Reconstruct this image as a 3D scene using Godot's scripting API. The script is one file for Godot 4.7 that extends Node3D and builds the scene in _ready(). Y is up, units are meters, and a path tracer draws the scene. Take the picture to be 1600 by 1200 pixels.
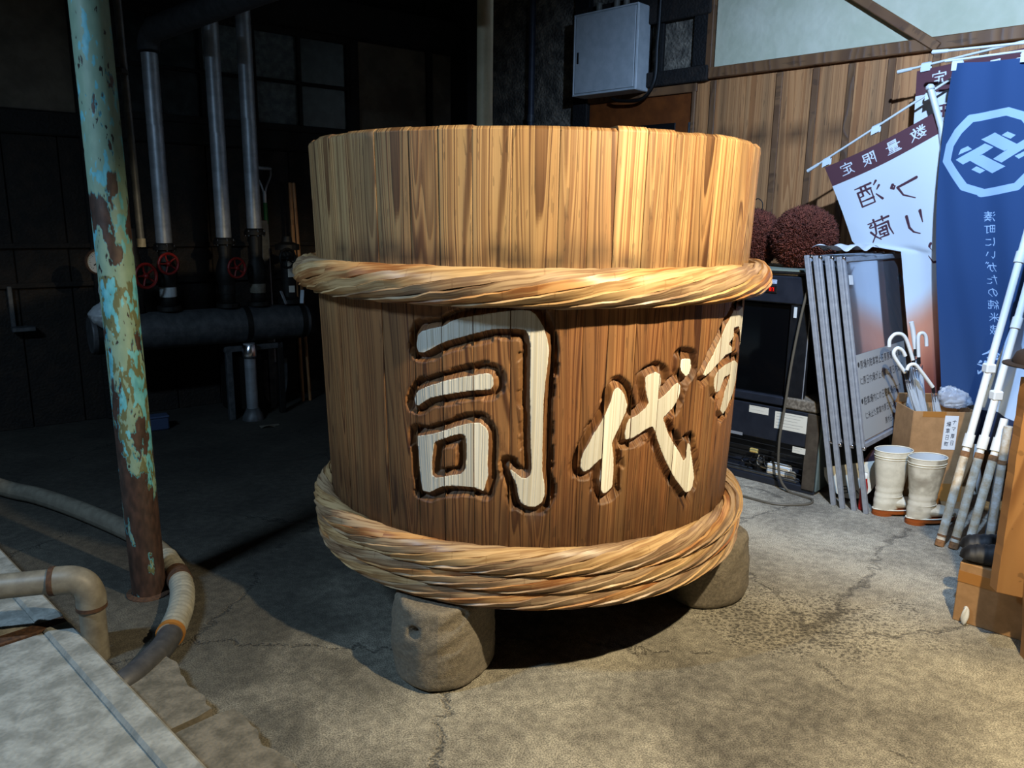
extends Node3D
# A big cedar sake vat on three stones in a dark brewery corner.

const UP := Vector3.UP
var rng := RandomNumberGenerator.new()
var used := {}
var M := {}                      # materials
# axes of the two walls that meet in the far corner; x along the wall, y up, z into the room
var RW := Transform3D(Basis(Vector3(.7248, 0, .689), UP, Vector3(-.689, 0, .7248)), Vector3(2.241, 0, -5.154))
var LW := Transform3D(Basis(Vector3(.79, 0, -.613), UP, Vector3(.613, 0, .79)), Vector3(-2.0, 0, -5.7))
const VAT := Vector3(.069, 0, -3.08)

# ------------------------------------------------------------------ mesh building
class Shape:
	var v := PackedVector3Array()
	var n := PackedVector3Array()
	var uv := PackedVector2Array()
	var uv2 := PackedVector2Array()
	var col := PackedColorArray()
	var ix := PackedInt32Array()
	var colored := false

	func add(p: Vector3, t := Vector2.ZERO, c := Color.WHITE) -> int:
		v.append(p)
		uv.append(t)
		if colored:
			col.append(c)
		return v.size() - 1

	func tri(a: int, b: int, c: int) -> void:      # counter-clockwise seen from outside
		ix.append(a); ix.append(c); ix.append(b)

	func quad(a: int, b: int, c: int, d: int) -> void:
		tri(a, b, c); tri(a, c, d)

	func face(a: Vector3, b: Vector3, c: Vector3, d: Vector3, ta := Vector2(0, 0), tb := Vector2(1, 0), tc := Vector2(1, 1), td := Vector2(0, 1)) -> void:
		quad(add(a, ta), add(b, tb), add(c, tc), add(d, td))

	func mesh(mat: Material = null) -> ArrayMesh:
		var nn := PackedVector3Array()
		nn.resize(v.size())
		for i in range(0, ix.size(), 3):
			var a := ix[i]
			var b := ix[i + 1]
			var c := ix[i + 2]
			var f := (v[c] - v[a]).cross(v[b] - v[a])
			nn[a] += f
			nn[b] += f
			nn[c] += f
		for i in nn.size():
			nn[i] = nn[i].normalized() if nn[i].length_squared() > 1e-24 else Vector3.UP
		var a := []
		a.resize(Mesh.ARRAY_MAX)
		a[Mesh.ARRAY_VERTEX] = v
		a[Mesh.ARRAY_NORMAL] = nn
		a[Mesh.ARRAY_TEX_UV] = uv
		if uv2.size() == v.size():
			a[Mesh.ARRAY_TEX_UV2] = uv2
		if colored:
			a[Mesh.ARRAY_COLOR] = col
		a[Mesh.ARRAY_INDEX] = ix
		var m := ArrayMesh.new()
		m.add_surface_from_arrays(Mesh.PRIMITIVE_TRIANGLES, a)
		if mat:
			m.surface_set_material(0, mat)
		return m

	# a box with chamfered edges, centred on xf; UVs in metres, v runs along the box's y
	func box(xf: Transform3D, size: Vector3, bev := .004) -> Shape:
		var h := size * .5
		bev = minf(bev, minf(h.x, minf(h.y, h.z)) * .9)
		var i := h - Vector3.ONE * bev
		var axes := [Vector3.RIGHT, Vector3.UP, Vector3.BACK]
		for k in 3:
			for s in [-1.0, 1.0]:
				var w: Vector3 = axes[k] * s
				var u: Vector3 = axes[(k + 1) % 3]
				var q: Vector3 = axes[(k + 2) % 3] * s
				var o := w * h[k]
				var a: float = i[(k + 1) % 3]
				var b: float = i[(k + 2) % 3]
				var P := [o - u * a - q * b, o + u * a - q * b, o + u * a + q * b, o - u * a + q * b]
				var T := []
				for p in P:
					var r: Vector3 = p
					T.append(Vector2(r.z if k == 0 else r.x, r.z if k == 1 else r.y) + Vector2(xf.origin.x + xf.origin.z, xf.origin.y))
				face(xf * P[0], xf * P[1], xf * P[2], xf * P[3], T[0], T[1], T[2], T[3])
		for k in 3:                                   # edges along axis k
			var k1 := (k + 1) % 3
			var k2 := (k + 2) % 3
			for s1 in [-1.0, 1.0]:
				for s2 in [-1.0, 1.0]:
					var e: Vector3 = axes[k] * i[k]
					var p: Vector3 = axes[k1] * h[k1] * s1 + axes[k2] * i[k2] * s2
					var q: Vector3 = axes[k1] * i[k1] * s1 + axes[k2] * h[k2] * s2
					var t := Vector2(xf.origin.x, xf.origin.y)
					if s1 * s2 > 0:
						face(xf * (p - e), xf * (p + e), xf * (q + e), xf * (q - e), t, t + Vector2(0, 2 * i[k]), t + Vector2(.01, 2 * i[k]), t + Vector2(.01, 0))
					else:
						face(xf * (p + e), xf * (p - e), xf * (q - e), xf * (q + e), t, t + Vector2(0, 2 * i[k]), t + Vector2(.01, 2 * i[k]), t + Vector2(.01, 0))
		for sx in [-1.0, 1.0]:
			for sy in [-1.0, 1.0]:
				for sz in [-1.0, 1.0]:
					var a := add(xf * Vector3(h.x * sx, i.y * sy, i.z * sz))
					var b := add(xf * Vector3(i.x * sx, h.y * sy, i.z * sz))
					var c := add(xf * Vector3(i.x * sx, i.y * sy, h.z * sz))
					if sx * sy * sz > 0:
						tri(a, b, c)
					else:
						tri(a, c, b)
		return self

	func boxat(c: Vector3, size: Vector3, bev := .004) -> Shape:
		return box(Transform3D(Basis(), c), size, bev)

	# a bar of width w and thickness t between two points
	func bar(a: Vector3, b: Vector3, w: float, t: float, bev := .003, side := Vector3.UP) -> Shape:
		var y := (b - a).normalized()
		var x := side.cross(y)
		if x.length() < .01:
			x = Vector3.RIGHT.cross(y)
		x = x.normalized()
		return box(Transform3D(Basis(x, y, x.cross(y)), (a + b) * .5), Vector3(w, (b - a).length(), t), bev)

	func tube(pts: Array, rad: Variant, sides := 12, caps := true, vscale := 1.0) -> Shape:
		var n_ := pts.size()
		var up := Vector3.ZERO
		var base := v.size()
		var len_ := 0.0
		for i in n_:
			var t: Vector3 = (pts[mini(i + 1, n_ - 1)] - pts[maxi(i - 1, 0)])
			t = t.normalized()
			if i == 0:
				up = t.cross(Vector3.RIGHT if absf(t.x) < .8 else Vector3.UP).normalized()
			else:
				len_ += (pts[i] - pts[i - 1]).length()
				up = (up - t * up.dot(t)).normalized()
			var s := t.cross(up)
			var r: float = rad[i] if rad is Array else rad
			for k in sides + 1:
				var a := TAU * k / sides
				add(pts[i] + (up * cos(a) + s * sin(a)) * r, Vector2(float(k) / sides, len_ * vscale))
		for i in n_ - 1:
			for k in sides:
				var a := base + i * (sides + 1) + k
				quad(a, a + 1, a + sides + 2, a + sides + 1)
		if caps:
			for e in 2:
				var i := 0 if e == 0 else n_ - 1
				var c := add(pts[i], Vector2(.5, 0))
				var ring := []
				for k in sides:
					ring.append(add(v[base + i * (sides + 1) + k], Vector2(.5, 0)))
				for k in sides:
					if e == 0:
						tri(c, ring[(k + 1) % sides], ring[k])
					else:
						tri(c, ring[k], ring[(k + 1) % sides])
		return self

	# profile of (radius, y) from the bottom up, turned round y
	func lathe(xf: Transform3D, prof: Array, sides := 24, hard := false) -> Shape:
		for j in prof.size() - 1:
			if hard or j == 0:
				for k in sides + 1:
					var a := TAU * k / sides
					add(xf * Vector3(sin(a) * prof[j].x, prof[j].y, cos(a) * prof[j].x), Vector2(float(k) / sides, prof[j].y))
			for k in sides + 1:
				var a := TAU * k / sides
				add(xf * Vector3(sin(a) * prof[j + 1].x, prof[j + 1].y, cos(a) * prof[j + 1].x), Vector2(float(k) / sides, prof[j + 1].y))
			var b := v.size() - (sides + 1) * 2
			for k in sides:
				quad(b + k, b + k + 1, b + sides + 2 + k, b + sides + 1 + k)
		return self

	# a flat outline given depth along z, with a small chamfer on the front
	func plate(xf: Transform3D, poly: PackedVector2Array, depth: float) -> Shape:
		if not Geometry2D.is_polygon_clockwise(poly):
			pass
		else:
			poly = poly.duplicate()
			poly.reverse()
		var t := Geometry2D.triangulate_polygon(poly)
		for z in [depth, 0.0]:
			var b := v.size()
			for p in poly:
				add(xf * Vector3(p.x, p.y, z), p)
			for i in range(0, t.size(), 3):
				var a: Vector2 = poly[t[i]]
				var ccw := (poly[t[i + 1]] - a).cross(poly[t[i + 2]] - a) > 0
				if ccw == (z > 0.0):
					tri(b + t[i], b + t[i + 1], b + t[i + 2])
				else:
					tri(b + t[i], b + t[i + 2], b + t[i + 1])
		for i in poly.size():
			var p := poly[i]
			var q := poly[(i + 1) % poly.size()]
			face(xf * Vector3(p.x, p.y, 0), xf * Vector3(q.x, q.y, 0), xf * Vector3(q.x, q.y, depth), xf * Vector3(p.x, p.y, depth), p, q, q, p)
		return self

	# a sheet of nu by nv cells given by f(u, v) -> Vector3, both from 0 to 1
	func sheet(nu: int, nv: int, f: Callable) -> Shape:
		var b := v.size()
		for j in nv + 1:
			for i in nu + 1:
				var u := float(i) / nu
				var w := float(j) / nv
				add(f.call(u, w), Vector2(u, w))
		for j in nv:
			for i in nu:
				var a := b + j * (nu + 1) + i
				quad(a, a + 1, a + nu + 2, a + nu + 1)
		return self


# ------------------------------------------------------------------ nodes
func numbered(called: String) -> String:
	var k: int = used.get(called, 0)
	used[called] = k + 1
	return called if k == 0 else "%s_%03d" % [called, k]

func tag(o: Node3D, label: String, category: String, group := "") -> Node3D:
	o.set_meta("label", label)
	o.set_meta("category", category)
	if group:
		o.set_meta("group", group)
	return o

func thing(called: String, label: String, category: String, at := Transform3D(), group := "") -> Node3D:
	var o := Node3D.new()
	o.name = numbered(called)
	add_child(o, true)
	o.transform = at
	return tag(o, label, category, group)

func part(called: String, st: Shape, mat: Material, parent: Node, xf := Transform3D()) -> MeshInstance3D:
	var o := MeshInstance3D.new()
	o.name = numbered(called) if parent == self else called
	o.mesh = st.mesh(mat)
	o.transform = xf
	parent.add_child(o, true)
	return o

func again(called: String, mesh: Mesh, parent: Node, xf: Transform3D, mat: Material = null) -> MeshInstance3D:
	var o := MeshInstance3D.new()
	o.name = called
	o.mesh = mesh
	o.transform = xf
	if mat:
		o.material_override = mat
	parent.add_child(o, true)
	return o

func struct(called: String, st: Shape, mat: Material, at := Transform3D()) -> MeshInstance3D:
	var o := part(called, st, mat, self, at)
	o.set_meta("kind", "structure")
	return o

func rw(s: float, h: float, d: float) -> Transform3D:
	return RW * Transform3D(Basis(), Vector3(s, h, d))

func lw(s: float, h: float, d: float) -> Transform3D:
	return LW * Transform3D(Basis(), Vector3(s, h, d))

func at(p: Vector3, turn := 0.0) -> Transform3D:
	return Transform3D(Basis(UP, turn), p)

func curve(pts: Array, per := 6) -> Array:           # a smooth line through the points
	var out := []
	for i in pts.size() - 1:
		var a: Vector3 = pts[maxi(i - 1, 0)]
		var b: Vector3 = pts[i]
		var c: Vector3 = pts[i + 1]
		var d: Vector3 = pts[mini(i + 2, pts.size() - 1)]
		for k in per:
			out.append(b.cubic_interpolate(c, a, d, float(k) / per))
	out.append(pts[-1])
	return out

# ------------------------------------------------------------------ textures and materials
func noise(freq: float, sd: int, oct := 4, kind := FastNoiseLite.TYPE_SIMPLEX_SMOOTH) -> FastNoiseLite:
	var f := FastNoiseLite.new()
	f.seed = sd
	f.frequency = freq
	f.noise_type = kind
	f.fractal_octaves = oct
	f.fractal_type = FastNoiseLite.FRACTAL_FBM if oct > 1 else FastNoiseLite.FRACTAL_NONE
	return f

func field(w: int, h: int, freq: float, sd: int, oct := 4, sq := 1, seamless := false) -> PackedByteArray:   # sq squeezes the noise so that it is drawn out along v
	var f := noise(freq, sd, oct)
	var im := f.get_seamless_image(w, maxi(h / sq, 4)) if seamless else f.get_image(w, maxi(h / sq, 4))
	im.convert(Image.FORMAT_L8)
	if sq > 1:
		im.resize(w, h, Image.INTERPOLATE_CUBIC)
	return im.get_data()

func tex(w: int, h: int, px: PackedByteArray) -> ImageTexture:
	return ImageTexture.create_from_image(Image.create_from_data(w, h, false, Image.FORMAT_RGB8, px))

func bump(w: int, h: int, hm: PackedByteArray, k: float) -> ImageTexture:
	var im := Image.create_from_data(w, h, false, Image.FORMAT_L8, hm)
	im.convert(Image.FORMAT_RGBA8)
	im.bump_map_to_normal_map(k)
	return ImageTexture.create_from_image(im)

func mat(c: Color, rough := .7, metal := 0.0) -> StandardMaterial3D:
	var m := StandardMaterial3D.new()
	m.albedo_color = c
	m.roughness = rough
	m.metallic = metal
	return m

# two colours mixed by seamless noise, laid on by world or object axes; size in metres
func mottled(c1: Color, c2: Color, size: float, sd: int, rough := .8, metal := 0.0, freq := .02, relief := 0.0, gain := 1.6) -> StandardMaterial3D:
	var n := 256
	var a := field(n, n, freq, sd, 5, 1, true)
	var b := field(n, n, freq * 5, sd + 7, 3, 1, true)
	var px := PackedByteArray()
	px.resize(n * n * 3)
	for i in n * n:
		var t := clampf((a[i] / 255.0 - .5) * gain + .5 + (b[i] / 255.0 - .5) * .5, 0, 1)
		var c := c1.lerp(c2, t)
		px[i * 3] = int(c.r * 255)
		px[i * 3 + 1] = int(c.g * 255)
		px[i * 3 + 2] = int(c.b * 255)
	var m := mat(Color.WHITE, rough, metal)
	m.albedo_texture = tex(n, n, px)
	m.uv1_triplanar = true
	m.uv1_scale = Vector3.ONE / size
	if relief > 0:
		m.normal_enabled = true
		m.normal_texture = bump(n, n, b, relief)
	return m

# a sawn board: rings of a tree cut by a plane; sx by sy metres
func board_tex(w: int, h: int, sd: int, sx: float, sy: float, x0: float, d0: float, tilt: float, rings: float, light: Color, dark: Color, relief := 3.0, knots := 55) -> Array:
	var warp := field(w, h, .007, sd, 2, 6)
	var fine := field(w, h, .11, sd + 1, 2, 40)
	var tone := field(w, h, .008, sd + 2, 2, 12)
	var spots := field(w, h, .03, sd + 3, 3, 3)
	var px := PackedByteArray()
	px.resize(w * h * 3)
	var hm := PackedByteArray()
	hm.resize(w * h)
	for j in h:
		var y := sy * j / h
		var dj := d0 + tilt * y
		for i in w:
			var k := j * w + i
			var wv := warp[k] / 255.0 - .5
			var x := sx * i / w - x0 + wv * .014
			var d := dj + wv * .05
			var r := sqrt(x * x + d * d) * rings
			r += .35 * sin(r * 2.3 + sd)
			var t := r - floorf(r)
			var late := smoothstep(.15, .8, t) * (1.0 - smoothstep(.86, 1.0, t))
			late *= .7 + .3 * sin(floorf(r) * 2.7 + sd)
			var f := fine[k] / 255.0 - .5
			var c := clampf(.08 + late * .85 + f * .28 + (tone[k] / 255.0 - .5) * .55, 0, 1)
			var g := 1.0 + (tone[k] / 255.0 - .5) * .3 - (.16 if spots[k] < knots else 0.0)
			px[k * 3] = clampi(int(lerpf(light.r, dark.r, c) * g * 255), 0, 255)
			px[k * 3 + 1] = clampi(int(lerpf(light.g, dark.g, c) * g * 255), 0, 255)
			px[k * 3 + 2] = clampi(int(lerpf(light.b, dark.b, c) * g * 255), 0, 255)
			hm[k] = clampi(int(128 + (late - .5) * 100 + f * 50), 0, 255)
	return [tex(w, h, px), bump(w, h, hm, relief)]

func board_mat(t: Array, rough := .62, strength := .6, colored := true) -> StandardMaterial3D:
	var m := mat(Color.WHITE, rough)
	m.albedo_texture = t[0]
	m.normal_enabled = true
	m.normal_texture = t[1]
	m.normal_scale = strength
	m.vertex_color_use_as_albedo = colored
	return m

# brush lettering: strokes on a 100 by 100 field
const GLYPHS := {
	"数": "5,32 55,32;15,10 20,28;48,12 38,27;30,8 30,54;28,34 6,52;32,34 54,50;28,54 14,78 46,94;46,58 36,78 8,96;4,68 56,68;70,8 58,40;66,28 96,28;88,28 78,62 52,96;64,40 76,70 98,96",
	"量": "25,8 75,8 75,32 25,32 25,8;25,20 75,20;6,40 94,40;24,48 76,48 76,70 24,70 24,48;24,59 76,59;50,48 50,94;16,82 84,82;6,94 94,94",
	"限": "12,8 12,96;12,10 36,10 26,36 38,54 26,64 14,62;50,10 86,10 86,48 50,48;50,29 86,29;50,10 50,92 66,80;92,54 74,66;60,48 72,74 98,94",
	"定": "50,4 50,16;10,32 10,18 90,18 90,32;24,38 76,38;50,38 50,88;50,62 78,62;30,56 26,76 8,96;26,74 46,90 96,92",
	"酒": "10,10 22,22;4,34 16,46;6,94 24,64;32,10 98,10;38,30 92,30 92,94 38,94 38,30;56,10 56,34 48,56;74,10 74,50 88,52;38,72 92,72",
	"蔵": "6,14 94,14;32,4 32,24;68,4 68,24;14,34 90,34;14,34 14,62 6,94;26,48 26,90;26,48 60,48;26,88 62,88;26,62 58,62 58,76 26,76;42,48 42,62;42,76 42,88;66,24 72,64 96,96;92,52 78,76 60,96;82,22 92,30",
	"プ": "8,20 78,20 66,58 28,92;92,2 99,10 92,18 85,10 92,2",
	"リ": "24,12 24,58;76,8 76,54 64,78 42,96",
	"ン": "14,18 34,34;12,90 56,70 90,26",
	"湊": "10,10 22,22;4,34 16,46;6,94 24,64;34,16 96,16;38,30 92,30;32,44 98,44;66,4 58,44 30,68;66,40 80,54 98,66;46,64 86,64;38,80 94,80;66,58 66,80 40,98;68,80 94,98",
	"町": "6,14 46,14 46,78 6,78 6,14;26,14 26,78;6,46 46,46;52,22 98,22;76,22 76,90 60,84",
	"に": "16,12 12,60 20,88 24,76;46,28 88,28;44,76 62,86 92,84",
	"い": "14,20 16,68 30,88 42,70;74,28 90,66",
	"が": "8,36 62,32 60,72 44,92 34,84;36,8 28,56 8,92;70,32 86,60;76,6 84,20;90,2 98,16",
	"た": "8,26 54,26;32,6 8,92;56,46 90,44;54,76 64,88 94,88",
	"の": "52,14 40,66 24,84 10,62 22,32 52,16 84,32 88,60 56,92",
	"純": "24,6 8,28 24,34;40,22 10,58 44,56;26,58 26,94;10,68 6,88;40,68 46,86;50,18 98,14;56,34 56,60 94,60;92,34 92,64;74,6 74,86 96,88 96,76",
	"米": "22,14 34,34;78,12 64,34;6,48 94,48;50,6 50,94;46,50 8,88;54,50 94,86",
	"今": "50,2 30,30 4,48;50,2 72,28 98,46;34,46 64,46;26,64 74,64 48,98",
	"代": "34,4 22,36 4,60;22,36 22,96;38,42 96,30;58,6 66,56 94,92 96,72;80,8 90,20",
	"司": "14,12 88,12 86,88 70,84;14,34 68,34;20,54 62,54 62,88 20,88 20,54",
	"ナ": "6,30 94,30;54,6 50,50 22,96",
	"マ": "8,16 90,16 70,46 48,66;34,50 62,84",
	"原": "12,10 94,10;16,10 14,58 4,96;54,12 46,24;32,26 80,26 80,58 32,58 32,26;32,42 80,42;56,58 56,94 44,90;40,70 28,88;70,70 88,86",
	"日": "22,8 78,8 78,94 22,94 22,8;22,50 78,50",
	"場": "4,34 36,34;20,10 20,80;2,84 38,74;46,6 88,6 88,38 46,38 46,6;46,22 88,22;38,48 98,48;56,48 40,72;50,60 94,60 88,94 78,90;66,60 46,92;80,60 62,94",
	"内": "10,26 90,26 90,94 78,90;10,26 10,96;50,4 48,40 24,72;50,40 76,70",
	"駐": "10,10 46,10;10,10 10,60 50,60 46,92 38,88;28,10 28,60;10,26 44,26;10,42 44,42;6,72 4,90;18,70 20,84;64,4 72,14;56,24 96,24;60,54 94,54;52,90 98,90;76,24 76,90",
	"車": "8,16 92,16;20,30 80,30 80,66 20,66 20,30;20,48 80,48;4,80 96,80;50,4 50,98",
	"禁": "4,18 46,18;25,4 25,44;25,18 6,38;25,18 46,36;54,18 96,18;75,4 75,44;75,18 56,38;75,18 96,36;26,54 74,54;8,68 92,68;50,68 50,96 40,92;28,76 16,92;70,76 86,92",
	"止": "50,8 50,88;52,42 88,42;22,36 22,88;4,90 96,90",
}

func ink(im: Image, a: Vector2, b: Vector2, ra: float, rb: float, c: Color) -> void:
	var r := maxf(ra, rb) + 1.0
	var d := b - a
	var l2 := maxf(d.length_squared(), 1e-6)
	for y in range(maxi(int(minf(a.y, b.y) - r), 0), mini(int(maxf(a.y, b.y) + r) + 1, im.get_height())):
		for x in range(maxi(int(minf(a.x, b.x) - r), 0), mini(int(maxf(a.x, b.x) + r) + 1, im.get_width())):
			var p := Vector2(x, y)
			var t := clampf((p - a).dot(d) / l2, 0, 1)
			var k := clampf(lerpf(ra, rb, t) - p.distance_to(a + d * t) + .5, 0, 1)
			if k > 0:
				im.set_pixel(x, y, im.get_pixel(x, y).lerp(c, k))

func glyph(im: Image, ch: String, where: Vector2, size: Vector2, w: float, c: Color, taper := .45) -> void:
	if not GLYPHS.has(ch):
		return
	for stroke in GLYPHS[ch].split(";"):
		var pts := []
		for p in stroke.split(" "):
			var q: PackedStringArray = p.split(",")
			pts.append(where + Vector2(float(q[0]), float(q[1])) * size / 100.0)
		for i in pts.size() - 1:
			ink(im, pts[i], pts[i + 1], w * lerpf(1.0, 1.0 - taper, float(i) / (pts.size() - 1)), w * lerpf(1.0, 1.0 - taper, float(i + 1) / (pts.size() - 1)), c)

func scribble(im: Image, x: int, y: int, n: int, s: float, c: Color, words := "") -> void:   # a line of small print
	for i in n:
		if words:
			glyph(im, words[i % words.length()], Vector2(x + i * s * 1.1, y), Vector2(s, s), maxf(s * .045, .6), c, .1)
		else:
			ink(im, Vector2(x + i * s, y), Vector2(x + i * s + s * .6, y + rng.randf_range(-1, 1)), 1.0, 1.0, c)

func printed(im: Image, rough := .8) -> StandardMaterial3D:
	var m := mat(Color.WHITE, rough)
	m.albedo_texture = ImageTexture.create_from_image(im)
	m.texture_repeat = false
	return m

func block(im: Image, poly: PackedVector2Array, c: Color) -> void:
	var lo := poly[0]
	var hi := poly[0]
	for p in poly:
		lo = lo.min(p)
		hi = hi.max(p)
	for y in range(maxi(int(lo.y), 0), mini(int(hi.y) + 1, im.get_height())):
		for x in range(maxi(int(lo.x), 0), mini(int(hi.x) + 1, im.get_width())):
			if Geometry2D.is_point_in_polygon(Vector2(x, y), poly):
				im.set_pixel(x, y, c)

func canvas(w: int, h: int, c: Color) -> Image:
	var im := Image.create(w, h, false, Image.FORMAT_RGB8)
	im.fill(c)
	return im


func _ready() -> void:
	rng.seed = 20240611
	view_and_light()
	materials()
	room()
	vat()
	stones()
	left_side()
	near_left()
	fridge()
	cedar_balls()
	sign_frames()
	flags()
	boots()
	box_and_umbrellas()
	counter()
	small_things()


func view_and_light() -> void:
	var cam := Camera3D.new()
	cam.name = "camera"
	cam.fov = rad_to_deg(2.0 * atan(600.0 / 1212.0))
	add_child(cam)
	var p := deg_to_rad(11.99)
	var r := deg_to_rad(.732)
	var right := Vector3.RIGHT * cos(r) + Vector3(0, cos(p), -sin(p)) * sin(r)
	var back := Vector3(0, sin(p), cos(p))
	cam.transform = Transform3D(Basis(right, back.cross(right), back), Vector3(0, 1.5, 0))
	cam.current = true
	var e := Environment.new()
	e.background_mode = Environment.BG_COLOR
	e.background_color = Color(.02, .022, .028)
	e.tonemap_mode = Environment.TONE_MAPPER_LINEAR
	e.tonemap_exposure = 1.0
	e.sdfgi_enabled = true
	e.ssao_enabled = true
	e.ssil_enabled = true
	var w := WorldEnvironment.new()
	w.name = "environment"
	w.environment = e
	add_child(w)
	spot_lamp("warm_spot_lamp", "warm spot lamp on a rod aimed at the vat", Vector3(1.18, 2.4, -1.25), Vector3(.58, .5, -2.4), Color(1.0, .92, .76), 9.2, 50, .35)
	spot_lamp("cool_spot_lamp", "cool white lamp on a rod aimed at the banners", Vector3(1.2, 3.15, -2.1), Vector3(2.4, 1.6, -4.4), Color(.68, .82, 1.0), 17.5, 52, .9)
	tube_lamp("fluorescent_lamp", "cool white tube lamp hung near the green post", Vector3(-2.5, 2.9, -1.0), .35, Color(.74, .88, 1.0), 8.5, .7)


func hang(o: Node3D, p: Vector3, base: Vector3) -> void:
	part("hanging_rod", Shape.new().tube([p - base, Vector3(p.x, 4.2, p.z) - base], .008, 8), M_dark(), o)

func M_dark() -> StandardMaterial3D:
	if not M.has("lamp_black"):
		M.lamp_black = mat(Color(.05, .05, .05), .5)
	return M.lamp_black

func spot_lamp(called: String, label: String, p: Vector3, to: Vector3, c: Color, energy: float, cone: float, soft: float) -> void:
	var o := thing(called, label, "lamp", at(p))
	var d := (to - p).normalized()
	var q := Transform3D(Basis.looking_at(d, UP), Vector3.ZERO) * Transform3D(Basis(Vector3.RIGHT, -PI / 2), Vector3.ZERO)   # y along -d? y points away from the beam
	if (q.basis.y).dot(d) > 0:
		q = q * Transform3D(Basis(Vector3.RIGHT, PI), Vector3.ZERO)
	part("housing", Shape.new().lathe(q, [Vector2(.062, .0), Vector2(.06, .05), Vector2(.045, .11), Vector2(.02, .13), Vector2(0, .13)], 20), M_dark(), o)
	var bulb := mat(Color.WHITE, .5)
	bulb.emission_enabled = true
	bulb.emission = c
	bulb.emission_energy_multiplier = 2.0
	part("bulb", Shape.new().lathe(q, [Vector2(0, .005), Vector2(.03, .008), Vector2(.045, .02), Vector2(.045, .03), Vector2(0, .04)], 20), bulb, o)
	hang(o, p + Vector3(0, .12, 0) - d * .03, p)
	var l := SpotLight3D.new()
	l.name = "light"
	l.light_color = c
	l.light_energy = energy
	l.spot_angle = cone
	l.spot_angle_attenuation = soft
	l.spot_range = 20
	l.spot_attenuation = 2
	l.light_size = .03
	l.shadow_enabled = true
	o.add_child(l)
	l.position = d * .012
	l.basis = Basis.looking_at(d, UP)

func tube_lamp(called: String, label: String, p: Vector3, turn: float, c: Color, energy: float, length: float) -> void:
	var o := thing(called, label, "lamp", at(p, turn))
	var glow := mat(Color.WHITE, .5)
	glow.emission_enabled = true
	glow.emission = c
	glow.emission_energy_multiplier = 2.0
	part("tube", Shape.new().tube([Vector3(-length / 2, 0, 0), Vector3(length / 2, 0, 0)], .015, 12), glow, o)
	part("batten", Shape.new().boxat(Vector3(0, .05, 0), Vector3(length + .06, .05, .07)), mat(Color(.6, .6, .58), .5), o)
	for s in [-1.0, 1.0]:
		part("socket", Shape.new().boxat(Vector3(s * (length / 2 + .012), .012, 0), Vector3(.022, .06, .04)), mat(Color(.7, .7, .68), .5), o)
	hang(o, p + Vector3(0, .07, 0), p)
	var l := AreaLight3D.new()
	l.name = "light"
	l.area_size = Vector2(length, .03)
	l.light_color = c
	l.light_energy = energy
	l.area_range = 20
	l.shadow_enabled = true
	o.add_child(l)
	l.position = Vector3(0, -.02, 0)
	l.basis = Basis.looking_at(Vector3.DOWN, Vector3.FORWARD)

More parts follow.
